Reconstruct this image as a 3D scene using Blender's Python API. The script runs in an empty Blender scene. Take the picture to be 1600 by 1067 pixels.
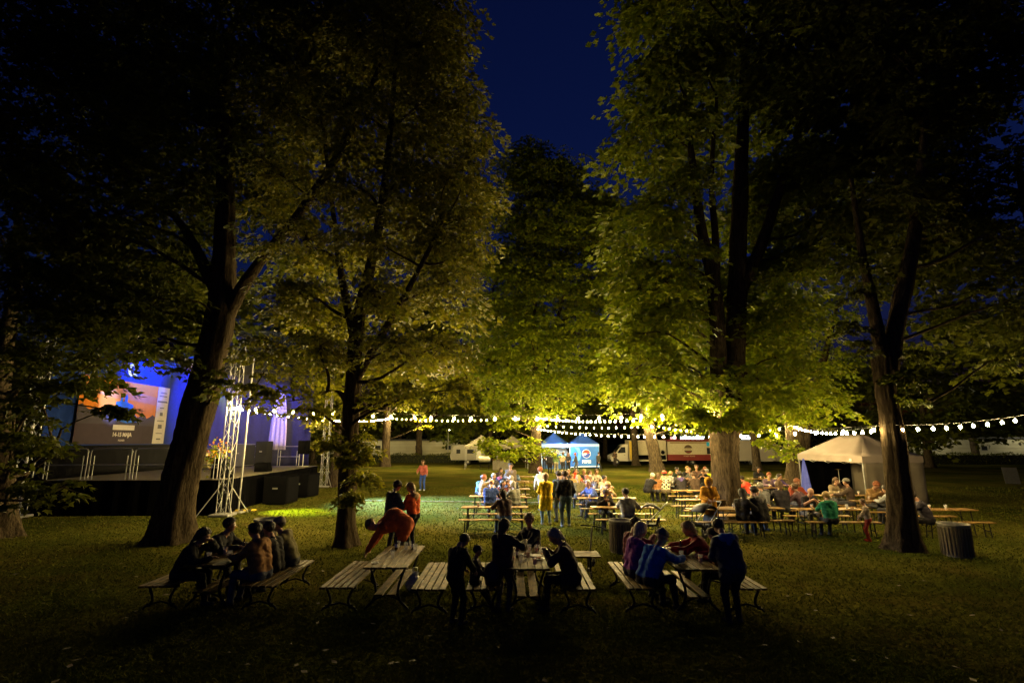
import bpy, math, random
import numpy as np
from mathutils import Vector, Matrix
random.seed(7); RNG = np.random.default_rng(7)
R = math.radians
SC = bpy.context.scene
COL = SC.collection

# ---------------------------------------------------------------- camera, sky, exposure
CAM_H, PITCH, FPX = 2.9, R(10.96), 800.0
cam_data = bpy.data.cameras.new('camera')
cam_data.lens = 18.0; cam_data.sensor_width = 36.0
cam_data.clip_start = 0.1; cam_data.clip_end = 600
cam = bpy.data.objects.new('camera', cam_data)
cam.location = (0, 0, CAM_H); cam.rotation_euler = (math.pi / 2 + PITCH, 0, 0)
COL.objects.link(cam); SC.camera = cam

world = bpy.data.worlds.new('World'); SC.world = world; world.use_nodes = True
wn = world.node_tree.nodes; wl = world.node_tree.links
sky = wn.new('ShaderNodeTexSky'); sky.sky_type = 'NISHITA'; sky.sun_disc = False
sky.sun_elevation = R(-1.0); sky.sun_rotation = R(200); sky.altitude = 200
sky.air_density = 1.0; sky.dust_density = 0.3; sky.ozone_density = 6.0
wl.new(sky.outputs['Color'], wn['Background'].inputs['Color'])
wn['Background'].inputs['Strength'].default_value = 0.11
SC.view_settings.view_transform = 'Standard'; SC.view_settings.look = 'None'
SC.view_settings.exposure = 0.4; SC.view_settings.gamma = 1.0
cy = SC.cycles
cy.use_denoising = True; cy.denoiser = 'OPENIMAGEDENOISE'
cy.max_bounces = 5; cy.diffuse_bounces = 2; cy.glossy_bounces = 2; cy.transmission_bounces = 4
cy.transparent_max_bounces = 6; cy.volume_bounces = 0
cy.use_adaptive_sampling = True; cy.adaptive_threshold = 0.02
cy.sample_clamp_indirect = 2.0; cy.caustics_reflective = False; cy.caustics_refractive = False
cy.use_light_tree = True

# ---------------------------------------------------------------- ground plan survey
def survey(px, py, z=0.0):
    """where a sight line through the picture meets height z"""
    a = math.atan((py - 533.5) / FPX) - PITCH
    Y = (CAM_H - z) / math.tan(a)
    return across(px, Y, z), Y
def across(px, Y, z=0.0):
    return (px - 800) / FPX * (Y * math.cos(PITCH) + (z - CAM_H) * math.sin(PITCH))
def height(py, Y):
    return CAM_H - Y * math.tan(math.atan((py - 533.5) / FPX) - PITCH)
def point(px, py, Y):
    z = height(py, Y)
    return (across(px, Y, z), Y, z)

# ---------------------------------------------------------------- object helpers
def tag(o, label=None, cat=None, group=None, kind=None):
    if label: o['label'] = label
    if cat: o['category'] = cat
    if group: o['group'] = group
    if kind: o['kind'] = kind
    return o
def thing(name, label, cat, loc=(0, 0, 0), rz=0.0, group=None):
    o = bpy.data.objects.new(name, None); COL.objects.link(o)
    o.empty_display_size = 0.1
    o.location = loc; o.rotation_euler = (0, 0, rz)
    return tag(o, label, cat, group)
def link(name, mesh, parent=None, loc=(0, 0, 0), rot=(0, 0, 0), scale=None):
    o = bpy.data.objects.new(name, mesh); COL.objects.link(o)
    o.location = loc; o.rotation_euler = rot
    if scale: o.scale = scale
    if parent: o.parent = parent
    return o
def copy_tree(o, parent=None):
    c = o.copy(); COL.objects.link(c); c.parent = parent
    for ch in o.children: copy_tree(ch, c)
    return c
def np_mesh(name, V, loops, starts, totals, mats, midx=None, smooth=False):
    me = bpy.data.meshes.new(name)
    me.vertices.add(len(V)); me.vertices.foreach_set('co', np.asarray(V, np.float32).ravel())
    me.loops.add(len(loops)); me.loops.foreach_set('vertex_index', np.asarray(loops, np.int32))
    me.polygons.add(len(starts)); me.polygons.foreach_set('loop_start', np.asarray(starts, np.int32))
    for m in mats: me.materials.append(m)
    if midx is not None: me.polygons.foreach_set('material_index', np.asarray(midx, np.int32))
    if smooth: me.polygons.foreach_set('use_smooth', np.ones(len(starts), bool))
    me.update(calc_edges=True)
    return me
def uniform_mesh(name, V, F, mats, midx=None, smooth=False):
    F = np.asarray(F, np.int32); n, k = F.shape
    return np_mesh(name, V, F.ravel(), np.arange(n) * k, np.full(n, k), mats, midx, smooth)

class MB:
    """collects solid pieces into one mesh"""
    def __init__(s): s.v = []; s.f = []; s.m = []; s.sm = []
    def add(s, vs, fs, m=0, smooth=False):
        b = len(s.v); s.v.extend(vs)
        for f in fs:
            s.f.append([b + i for i in f]); s.m.append(m); s.sm.append(smooth)
    def box(s, c, d, m=0, rz=0.0, ch=0.0, rot=None):
        hx, hy, hz = d[0] / 2, d[1] / 2, d[2] / 2
        if ch <= 0:
            vs = [(x * hx, y * hy, z * hz) for z in (-1, 1) for y in (-1, 1) for x in (-1, 1)]
            fs = [(0, 2, 3, 1), (4, 5, 7, 6), (0, 1, 5, 4), (2, 6, 7, 3), (0, 4, 6, 2), (1, 3, 7, 5)]
        else:
            vs = []; idx = {}
            for sx in (-1, 1):
                for sy in (-1, 1):
                    for sz in (-1, 1):
                        for ax in range(3):
                            p = [sx * (hx - ch), sy * (hy - ch), sz * (hz - ch)]
                            p[ax] = (sx * hx, sy * hy, sz * hz)[ax]
                            idx[(sx, sy, sz, ax)] = len(vs); vs.append(tuple(p))
            fs = []; S = (-1, 1)
            for ax in range(3):
                o = [i for i in range(3) if i != ax]
                for sg in S:
                    q = []
                    for a, b in ((-1, -1), (1, -1), (1, 1), (-1, 1)):
                        k = [0, 0, 0]; k[ax] = sg; k[o[0]] = a; k[o[1]] = b
                        q.append(idx[(*k, ax)])
                    fs.append(q)
            for ax in range(3):
                o = [i for i in range(3) if i != ax]
                for a in S:
                    for b in S:
                        q = []
                        for t, axx in ((-1, o[0]), (1, o[0]), (1, o[1]), (-1, o[1])):
                            k = [0, 0, 0]; k[ax] = t; k[o[0]] = a; k[o[1]] = b
                            q.append(idx[(*k, axx)])
                        fs.append(q)
            for a in S:
                for b in S:
                    for c2 in S: fs.append([idx[(a, b, c2, k)] for k in range(3)])
        mt = rot if rot is not None else Matrix.Rotation(rz, 3, 'Z')
        C = Vector(c)
        s.add([tuple(mt @ Vector(v) + C) for v in vs], fs, m)
    def tube(s, pts, r, m=0, n=8, caps=True, smooth=True, wob=0.0):
        pts = [Vector(p) for p in pts]
        rr = r if hasattr(r, '__len__') else [r] * len(pts)
        T0 = (pts[1] - pts[0]).normalized()
        ref = Vector((1, 0, 0)) if abs(T0.x) < .8 else Vector((0, 1, 0))
        N = T0.cross(ref).normalized()
        vs = []
        for i, p in enumerate(pts):
            a = pts[max(i - 1, 0)]; b = pts[min(i + 1, len(pts) - 1)]
            T = (b - a).normalized()
            N = (N - T * N.dot(T)).normalized(); B = T.cross(N)
            for k in range(n):
                an = 2 * math.pi * k / n
                q = rr[i] * (1 + (wob * math.sin(3 * an + i * .6 + k) if wob else 0))
                vs.append(tuple(p + (N * math.cos(an) + B * math.sin(an)) * q))
        fs = []
        for i in range(len(pts) - 1):
            for k in range(n):
                k2 = (k + 1) % n
                fs.append((i * n + k, i * n + k2, (i + 1) * n + k2, (i + 1) * n + k))
        s.add(vs, fs, m, smooth)
        if caps:
            s.add(vs[:n], [tuple(reversed(range(n)))], m); s.add(vs[-n:], [tuple(range(n))], m)
    def lathe(s, prof, c=(0, 0, 0), m=0, n=16, smooth=True, sx=1.0, sy=1.0):
        vs = []; fs = []
        for r, z in prof:
            for k in range(n):
                a = 2 * math.pi * k / n
                vs.append((c[0] + r * math.cos(a) * sx, c[1] + r * math.sin(a) * sy, c[2] + z))
        for i in range(len(prof) - 1):
            for k in range(n):
                k2 = (k + 1) % n
                fs.append((i * n + k, i * n + k2, (i + 1) * n + k2, (i + 1) * n + k))
        s.add(vs, fs, m, smooth)
        if prof[0][0] > 1e-4: s.add(vs[:n], [tuple(reversed(range(n)))], m)
        if prof[-1][0] > 1e-4: s.add(vs[-n:], [tuple(range(n))], m)
    def prism(s, poly, axis, lo, hi, m=0):
        """poly of 2-D points extruded along axis 0,1,2"""
        def P(p, t):
            q = [0, 0, 0]; o = [i for i in range(3) if i != axis]
            q[o[0]], q[o[1]], q[axis] = p[0], p[1], t
            return tuple(q)
        n = len(poly)
        vs = [P(p, lo) for p in poly] + [P(p, hi) for p in poly]
        fs = [tuple(range(n)), tuple(reversed(range(n, 2 * n)))]
        fs += [(i, n + i, n + (i + 1) % n, (i + 1) % n) for i in range(n)]
        s.add(vs, fs, m)
    def mesh(s, name, mats):
        loops = [i for f in s.f for i in f]; tot = [len(f) for f in s.f]
        st = np.concatenate([[0], np.cumsum(tot)[:-1]]) if tot else []
        me = np_mesh(name, s.v, loops, st, tot, mats, s.m)
        me.polygons.foreach_set('use_smooth', np.array(s.sm, bool))
        me.validate(); return me
    def build(s, name, mats, parent=None, loc=(0, 0, 0), rot=(0, 0, 0)):
        if not isinstance(mats, (list, tuple)): mats = [mats]
        return link(name, s.mesh(name, mats), parent, loc, rot)

# ---------------------------------------------------------------- materials
MATS = {}
def mat(name, col, rough=.6, var=.18, scale=9.0, bump=0.0, bscale=40.0, metal=0.0, spec=.35, trans=0.0, emit=None, estr=0.0, stretch=None):
    if name in MATS: return MATS[name]
    m = bpy.data.materials.new(name); m.use_nodes = True; MATS[name] = m
    nt = m.node_tree; b = nt.nodes['Principled BSDF']
    b.inputs['Roughness'].default_value = rough; b.inputs['Metallic'].default_value = metal
    b.inputs['Specular IOR Level'].default_value = spec
    tc = nt.nodes.new('ShaderNodeTexCoord'); src = tc.outputs['Object']
    if stretch:
        mp = nt.nodes.new('ShaderNodeMapping'); mp.inputs['Scale'].default_value = stretch
        nt.links.new(src, mp.inputs['Vector']); src = mp.outputs['Vector']
    nz = nt.nodes.new('ShaderNodeTexNoise'); nz.inputs['Scale'].default_value = scale; nz.inputs['Detail'].default_value = 5
    nt.links.new(src, nz.inputs['Vector'])
    mr = nt.nodes.new('ShaderNodeMapRange'); mr.inputs['From Min'].default_value = .25; mr.inputs['From Max'].default_value = .75
    mr.inputs['To Min'].default_value = 1 - var; mr.inputs['To Max'].default_value = 1 + var
    nt.links.new(nz.outputs['Fac'], mr.inputs['Value'])
    mx = nt.nodes.new('ShaderNodeVectorMath'); mx.operation = 'SCALE'; mx.inputs[0].default_value = col[:3]
    nt.links.new(mr.outputs['Result'], mx.inputs['Scale'])
    nt.links.new(mx.outputs['Vector'], b.inputs['Base Color'])
    if bump:
        n2 = nt.nodes.new('ShaderNodeTexNoise'); n2.inputs['Scale'].default_value = bscale; n2.inputs['Detail'].default_value = 6
        nt.links.new(src, n2.inputs['Vector'])
        bp = nt.nodes.new('ShaderNodeBump'); bp.inputs['Strength'].default_value = bump; bp.inputs['Distance'].default_value = .02
        nt.links.new(n2.outputs['Fac'], bp.inputs['Height']); nt.links.new(bp.outputs['Normal'], b.inputs['Normal'])
    if trans: b.inputs['Transmission Weight'].default_value = trans
    if emit:
        b.inputs['Emission Color'].default_value = (*emit, 1); b.inputs['Emission Strength'].default_value = estr
    return m
def leaf_mat(name, col, col2, transl=.38, spec=.14):
    m = bpy.data.materials.new(name); m.use_nodes = True; nt = m.node_tree
    b = nt.nodes['Principled BSDF']; b.inputs['Roughness'].default_value = .5; b.inputs['Specular IOR Level'].default_value = spec
    g = nt.nodes.new('ShaderNodeNewGeometry'); rp = nt.nodes.new('ShaderNodeValToRGB')
    rp.color_ramp.elements[0].color = (*col, 1); rp.color_ramp.elements[1].color = (*col2, 1)
    nt.links.new(g.outputs['Random Per Island'], rp.inputs['Fac'])
    nt.links.new(rp.outputs['Color'], b.inputs['Base Color'])
    tr = nt.nodes.new('ShaderNodeBsdfTranslucent'); nt.links.new(rp.outputs['Color'], tr.inputs['Color'])
    mx = nt.nodes.new('ShaderNodeMixShader'); mx.inputs['Fac'].default_value = transl
    nt.links.new(b.outputs[0], mx.inputs[1]); nt.links.new(tr.outputs[0], mx.inputs[2])
    nt.links.new(mx.outputs[0], nt.nodes['Material Output'].inputs['Surface'])
    return m
def glow_mat(name, col, strength):
    m = bpy.data.materials.new(name); m.use_nodes = True; nt = m.node_tree
    nt.nodes.remove(nt.nodes['Principled BSDF'])
    e = nt.nodes.new('ShaderNodeEmission'); e.inputs['Color'].default_value = (*col, 1); e.inputs['Strength'].default_value = strength
    nt.links.new(e.outputs[0], nt.nodes['Material Output'].inputs['Surface'])
    return m
def wood_mat(name, dark, light, rough=.5, scale=(14, 1.2, 14)):
    m = bpy.data.materials.new(name); m.use_nodes = True; nt = m.node_tree; b = nt.nodes['Principled BSDF']
    b.inputs['Roughness'].default_value = rough + .15; b.inputs['Specular IOR Level'].default_value = .12
    tc = nt.nodes.new('ShaderNodeTexCoord'); oi = nt.nodes.new('ShaderNodeObjectInfo')
    ad = nt.nodes.new('ShaderNodeVectorMath'); ad.operation = 'ADD'
    sc = nt.nodes.new('ShaderNodeVectorMath'); sc.operation = 'SCALE'; sc.inputs[0].default_value = (37, 11, 5)
    nt.links.new(oi.outputs['Random'], sc.inputs['Scale'])
    nt.links.new(tc.outputs['Object'], ad.inputs[0]); nt.links.new(sc.outputs[0], ad.inputs[1])
    mp = nt.nodes.new('ShaderNodeMapping'); mp.inputs['Scale'].default_value = scale
    nt.links.new(ad.outputs[0], mp.inputs['Vector'])
    nz = nt.nodes.new('ShaderNodeTexNoise'); nz.inputs['Scale'].default_value = 2.2; nz.inputs['Detail'].default_value = 7; nz.inputs['Distortion'].default_value = .6
    nt.links.new(mp.outputs[0], nz.inputs['Vector'])
    rp = nt.nodes.new('ShaderNodeValToRGB'); rp.color_ramp.elements[0].position = .3; rp.color_ramp.elements[1].position = .72
    rp.color_ramp.elements[0].color = (*dark, 1); rp.color_ramp.elements[1].color = (*light, 1)
    nt.links.new(nz.outputs['Fac'], rp.inputs['Fac'])
    hs = nt.nodes.new('ShaderNodeHueSaturation')
    mr = nt.nodes.new('ShaderNodeMapRange'); mr.inputs['To Min'].default_value = .75; mr.inputs['To Max'].default_value = 1.2
    nt.links.new(oi.outputs['Random'], mr.inputs['Value']); nt.links.new(mr.outputs[0], hs.inputs['Value'])
    st = nt.nodes.new('ShaderNodeTexNoise'); st.inputs['Scale'].default_value = 5.5; st.inputs['Detail'].default_value = 4
    nt.links.new(ad.outputs[0], st.inputs['Vector'])
    sr = nt.nodes.new('ShaderNodeMapRange'); sr.inputs['From Min'].default_value = .38; sr.inputs['From Max'].default_value = .58; sr.inputs['To Min'].default_value = .45; sr.inputs['To Max'].default_value = 1.1
    nt.links.new(st.outputs['Fac'], sr.inputs['Value'])
    sv = nt.nodes.new('ShaderNodeVectorMath'); sv.operation = 'SCALE'; nt.links.new(rp.outputs['Color'], sv.inputs[0]); nt.links.new(sr.outputs[0], sv.inputs['Scale'])
    nt.links.new(sv.outputs[0], hs.inputs['Color']); nt.links.new(hs.outputs['Color'], b.inputs['Base Color'])
    bp = nt.nodes.new('ShaderNodeBump'); bp.inputs['Strength'].default_value = .35; bp.inputs['Distance'].default_value = .01
    nt.links.new(nz.outputs['Fac'], bp.inputs['Height']); nt.links.new(bp.outputs['Normal'], b.inputs['Normal'])
    return m
def bark_mat(name, dark, light):
    m = bpy.data.materials.new(name); m.use_nodes = True; nt = m.node_tree; b = nt.nodes['Principled BSDF']
    b.inputs['Roughness'].default_value = .95; b.inputs['Specular IOR Level'].default_value = 0
    tc = nt.nodes.new('ShaderNodeTexCoord'); mp = nt.nodes.new('ShaderNodeMapping'); mp.inputs['Scale'].default_value = (6, 6, 1.1)
    nt.links.new(tc.outputs['Object'], mp.inputs['Vector'])
    vo = nt.nodes.new('ShaderNodeTexNoise'); vo.inputs['Scale'].default_value = 2.6; vo.inputs['Detail'].default_value = 8; vo.inputs['Roughness'].default_value = .68
    nt.links.new(mp.outputs[0], vo.inputs['Vector'])
    rp = nt.nodes.new('ShaderNodeValToRGB'); rp.color_ramp.elements[0].position = .36; rp.color_ramp.elements[1].position = .66
    rp.color_ramp.elements[0].color = (*dark, 1); rp.color_ramp.elements[1].color = (*light, 1)
    nt.links.new(vo.outputs['Fac'], rp.inputs['Fac']); nt.links.new(rp.outputs['Color'], b.inputs['Base Color'])
    bp = nt.nodes.new('ShaderNodeBump'); bp.inputs['Strength'].default_value = 1.0; bp.inputs['Distance'].default_value = .06
    nt.links.new(vo.outputs['Fac'], bp.inputs['Height']); nt.links.new(bp.outputs['Normal'], b.inputs['Normal'])
    return m

BARK = bark_mat('bark', (.018, .013, .008), (.080, .062, .040))
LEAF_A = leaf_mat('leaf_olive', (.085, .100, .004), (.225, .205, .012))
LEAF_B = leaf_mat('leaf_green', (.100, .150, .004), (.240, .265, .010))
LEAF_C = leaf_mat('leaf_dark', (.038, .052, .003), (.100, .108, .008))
ALU = mat('aluminium', (.30, .30, .30), .42, .08, metal=.85)
STEEL = mat('dull_steel', (.35, .35, .34), .45, .15, metal=.7)
IRON = mat('black_iron', (.012, .012, .012), .6, .2, bump=.2, spec=.08)
BLACK = mat('black_cloth', (.003, .003, .0035), .9, .2, spec=0)
CASE = mat('black_case', (.004, .004, .0045), .8, .25, bump=.15, bscale=120, spec=0)
WOOD = wood_mat('weathered_slat', (.046, .028, .006), (.185, .112, .026))
PINE = wood_mat('varnished_pine', (.18, .095, .026), (.33, .20, .068), .32, (1.2, 16, 16))
WHITE = mat('white_paint', (.75, .74, .70), .45, .06)
CONC = mat('concrete', (.22, .21, .18), .9, .25, bump=.5, bscale=30)
RUBBER = mat('rubber', (.02, .02, .02), .8)
GLASSY = mat('dark_glass', (.02, .022, .025), .08, 0, spec=.6)

# ---------------------------------------------------------------- ground
def ground_mat():
    m = bpy.data.materials.new('lawn'); m.use_nodes = True; nt = m.node_tree; b = nt.nodes['Principled BSDF']
    b.inputs['Roughness'].default_value = 1.0; b.inputs['Specular IOR Level'].default_value = 0
    tc = nt.nodes.new('ShaderNodeTexCoord')
    def noise(s, d=6):
        n = nt.nodes.new('ShaderNodeTexNoise'); n.inputs['Scale'].default_value = s; n.inputs['Detail'].default_value = d
        nt.links.new(tc.outputs['Object'], n.inputs['Vector']); return n.outputs['Fac']
    def ramp(src, p0, c0, p1, c1):
        r = nt.nodes.new('ShaderNodeValToRGB'); e = r.color_ramp.elements
        e[0].position, e[1].position = p0, p1; e[0].color = (*c0, 1); e[1].color = (*c1, 1)
        nt.links.new(src, r.inputs['Fac']); return r.outputs['Color']
    big = ramp(noise(.22), .38, (.034, .043, .007), .66, (.102, .090, .018))
    fine = ramp(noise(7), .3, (.68, .68, .68), .75, (1.15, 1.15, 1.05))
    mul = nt.nodes.new('ShaderNodeMix'); mul.data_type = 'RGBA'; mul.blend_type = 'MULTIPLY'; mul.inputs['Factor'].default_value = 1
    nt.links.new(big, mul.inputs['A']); nt.links.new(fine, mul.inputs['B'])
    mid = ramp(noise(.55), .52, (0, 0, 0), .7, (1, 1, 1))
    mx = nt.nodes.new('ShaderNodeMix'); mx.data_type = 'RGBA'; mx.inputs['B'].default_value = (.060, .045, .012, 1)
    half = nt.nodes.new('ShaderNodeMath'); half.operation = 'MULTIPLY'; half.inputs[1].default_value = .8
    nt.links.new(mid, half.inputs[0]); nt.links.new(half.outputs[0], mx.inputs['Factor'])
    nt.links.new(mul.outputs['Result'], mx.inputs['A'])
    nt.links.new(mx.outputs['Result'], b.inputs['Base Color'])
    bp = nt.nodes.new('ShaderNodeBump'); bp.inputs['Strength'].default_value = 1; bp.inputs['Distance'].default_value = .05
    nt.links.new(noise(14, 8), bp.inputs['Height']); nt.links.new(bp.outputs['Normal'], b.inputs['Normal'])
    return m
g = MB(); g.add([(-260, -20, 0), (260, -20, 0), (260, 420, 0), (-260, 420, 0)], [(0, 1, 2, 3)])
tag(g.build('ground', ground_mat()), kind='structure')
# trodden earth by the foot of the leaning tree
def grass_blades():
    """grass, thinning out with distance"""
    n = 230000
    u = RNG.random(n); Y = 5.2 * (34 / 5.2) ** u
    X = (RNG.random(n) * 2 - 1) * (Y * 1.08 + 1)
    # clumping
    ph = np.sin(X * 2.1 + 1.3 * np.sin(Y * 1.7)) * np.sin(Y * 2.6 + X * .6) + .6 * np.sin(X * 5.1 + Y * 4.3)
    keep = RNG.random(n) < np.clip(.8 + .18 * ph, .45, 1); X, Y = X[keep], Y[keep]; n = len(X)
    h = (.018 + .038 * RNG.random(n) ** 2) * (1 + .012 * Y); w = .006 * (1 + .10 * Y)
    a = RNG.random(n) * 2 * np.pi; l = RNG.normal(0, .035, (n, 2))
    V = np.zeros((n, 3, 3)); dx, dy = np.cos(a) * w, np.sin(a) * w
    V[:, 0, 0] = X - dx; V[:, 0, 1] = Y - dy; V[:, 1, 0] = X + dx; V[:, 1, 1] = Y + dy
    V[:, 2, 0] = X + l[:, 0]; V[:, 2, 1] = Y + l[:, 1]; V[:, 2, 2] = h
    m = leaf_mat('grass_blade', (.034, .047, .006), (.100, .097, .016), .10, 0.0)
    return uniform_mesh('grass', V.reshape(-1, 3), np.arange(n * 3).reshape(n, 3), [m])
tag(link('grass', grass_blades()), 'short grass covering the festival lawn', 'grass', kind='stuff')
# small fallen leaves and litter
lt = MB()
for i in range(300):
    Y = 5.5 + 20 * RNG.random() ** 1.6; X = (RNG.random() * 2 - 1) * Y; a = RNG.random() * 6.28; s = .02 + .03 * RNG.random()
    q = [(X + s * math.cos(a + k * 1.57) * (1.5 if k % 2 else .8), Y + s * math.sin(a + k * 1.57) * (1.5 if k % 2 else .8), .045 + .02 * RNG.random()) for k in range(4)]
    lt.add(q, [(0, 1, 2, 3)])
tag(lt.build('fallen_leaves', mat('dry_leaf', (.085, .065, .03), .8, .4)), 'scattered dry leaves and scraps lying on the grass', 'leaves', kind='stuff')
# pale line crossing the lawn
ln = MB(); x0, y0 = survey(548, 783); x1, y1 = survey(1060, 788)
N = 40; vs = []
for i in range(N + 1):
    t = i / N; x = x0 + (x1 - x0) * t; y = y0 + (y1 - y0) * t + .06 * math.sin(t * 17)
    vs += [(x, y - .025, .055), (x, y + .025, .055)]
ln.add(vs, [(2 * i, 2 * i + 2, 2 * i + 3, 2 * i + 1) for i in range(N)])
lo = ln.build('ground_tape', mat('pale_tape', (.15, .14, .09), .7, .2))
tag(lo, 'long thin pale tape stretched across the lawn behind the tables', 'tape')
sol = lo.modifiers.new('thick', 'SOLIDIFY'); sol.thickness = .04

# ---------------------------------------------------------------- trees
LEAF_T = np.array([(0, 0, 0), (.20, .16, .05), (.52, .30, -.05), (.22, .50, .03), (.0, 1.0, -.12), (-.22, .50, .03), (-.52, .30, -.05), (-.20, .16, .05)], float)
LEAF_F = np.array([(0, 1, 3), (1, 2, 3), (0, 3, 4), (0, 4, 5), (0, 5, 7), (7, 5, 6)])
DIA_T = np.array([(0, 0, 0), (.38, .45, -.08), (0, 1, -.05), (-.38, .45, -.08)], float)
DIA_F = np.array([(0, 1, 2), (0, 2, 3)])
def leaves_mesh(name, C, T, NRM, S, m, fine):
    tv, tf = (LEAF_T, LEAF_F) if fine else (DIA_T, DIA_F)
    T = T / np.linalg.norm(T, axis=1, keepdims=True)
    X = np.cross(T, NRM); X /= np.linalg.norm(X, axis=1, keepdims=True) + 1e-9
    Z = np.cross(X, T)
    V = C[:, None, :] + S[:, None, None] * (tv[None, :, 0:1] * X[:, None, :] + tv[None, :, 1:2] * T[:, None, :] + tv[None, :, 2:3] * Z[:, None, :])
    F = (np.arange(len(C)) * len(tv))[:, None, None] + tf[None]
    return uniform_mesh(name, V.reshape(-1, 3), F.reshape(-1, 3), [m])
def foliage(blobs, per_m3, leaf, rng, spray_r=.5, n_leaf=34, flat=.75):
    """leaf positions in drooping sprays spread through blobs [(x,y,z,r)]; returns arrays and spray anchors"""
    Cs, Ts, Ns, Ss, twigs = [], [], [], [], []
    for (bx, by, bz, r) in blobs:
        ns = max(5, int(per_m3 * r ** 2.2))
        d = rng.normal(size=(ns, 3)); d /= np.linalg.norm(d, axis=1, keepdims=True)
        rad = r * rng.random(ns) ** .42 * (1 + .22 * rng.normal(size=ns) * .5)
        P = np.array([bx, by, bz]) + d * rad[:, None] * np.array([1, 1, flat])
        for c, dd in zip(P, d):
            sr = spray_r * rng.uniform(.6, 1.25) * min(1, .3 + .8 * r)
            k = int(n_leaf * rng.uniform(.6, 1.3))
            an = rng.random(k) * 2 * np.pi; q = np.sqrt(rng.random(k))
            off = np.stack([np.cos(an) * q, np.sin(an) * q], 1) * sr
            out = np.array([dd[0], dd[1]]); nn = np.linalg.norm(out) + 1e-6; out = out / nn
            z = -.45 * q ** 2 * sr + rng.normal(0, .06 * sr, k) - .25 * (off @ out)
            p = np.stack([c[0] + off[:, 0], c[1] + off[:, 1], c[2] + z], 1)
            t = np.stack([np.cos(an), np.sin(an), -.55 + rng.normal(0, .3, k)], 1) + .5 * np.array([out[0], out[1], 0]) + rng.normal(0, .35, (k, 3))
            nm = np.array([0, 0, 1.]) + rng.normal(0, .42, (k, 3)) + .35 * dd
            Cs.append(p); Ts.append(t); Ns.append(nm); Ss.append(leaf * rng.uniform(.65, 1.25, k)); twigs.append((c, (bx, by, bz)))
    return np.concatenate(Cs), np.concatenate(Ts), np.concatenate(Ns), np.concatenate(Ss), twigs
def bent(a, b, rng, n=6, j=.06):
    a, b = np.array(a, float), np.array(b, float); L = np.linalg.norm(b - a)
    pts = []
    o = rng.normal(0, j * L, 3); o2 = rng.normal(0, j * L * .5, 3)
    for i in range(n + 1):
        t = i / n; pts.append(tuple(a + (b - a) * t + o * math.sin(math.pi * t) + o2 * math.sin(2 * math.pi * t)))
    return pts
def smooth_path(ctrl, sub=5):
    """Catmull-Rom through (x,y,z,r)"""
    c = [np.array(p, float) for p in ctrl]; c = [2 * c[0] - c[1]] + c + [2 * c[-1] - c[-2]]
    out = []
    for i in range(1, len(c) - 2):
        for k in range(sub):
            t = k / sub
            out.append(.5 * (2 * c[i] + (c[i + 1] - c[i - 1]) * t + (2 * c[i - 1] - 5 * c[i] + 4 * c[i + 1] - c[i + 2]) * t * t + (3 * c[i] - c[i - 1] - 3 * c[i + 1] + c[i + 2]) * t ** 3))
    out.append(c[-2]); return out
def trunk_mb(mb, ctrl, sides=18, flare=True, rng=RNG, sub=6):
    pts = smooth_path(ctrl, sub); n = sides; vs = []; ph = rng.random(4) * 6.28
    for i, p in enumerate(pts):
        zrel = p[2] - pts[0][2]
        for k in range(n):
            a = 2 * math.pi * k / n
            r = p[3] * (1 + .07 * math.sin(3 * a + ph[0] + zrel * .5) + .05 * math.sin(7 * a + ph[1] - zrel * .8) + .035 * math.sin(11 * a + ph[2] + zrel * 1.7) + .03 * math.sin(zrel * 3.1 + ph[3] + 2 * a) + rng.normal(0, .018))
            if flare: r *= 1 + (flare * (.5 + .3 * math.sin(5 * a + ph[3]) + .15 * math.sin(3 * a + ph[1]))) * math.exp(-zrel / (.9 * ctrl[0][3] + .05))
            vs.append((p[0] + r * math.cos(a), p[1] + r * math.sin(a), p[2]))
    fs = [(i * n + k, i * n + (k + 1) % n, (i + 1) * n + (k + 1) % n, (i + 1) * n + k) for i in range(len(pts) - 1) for k in range(n)]
    mb.add(vs, fs, 0, True); return pts
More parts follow.
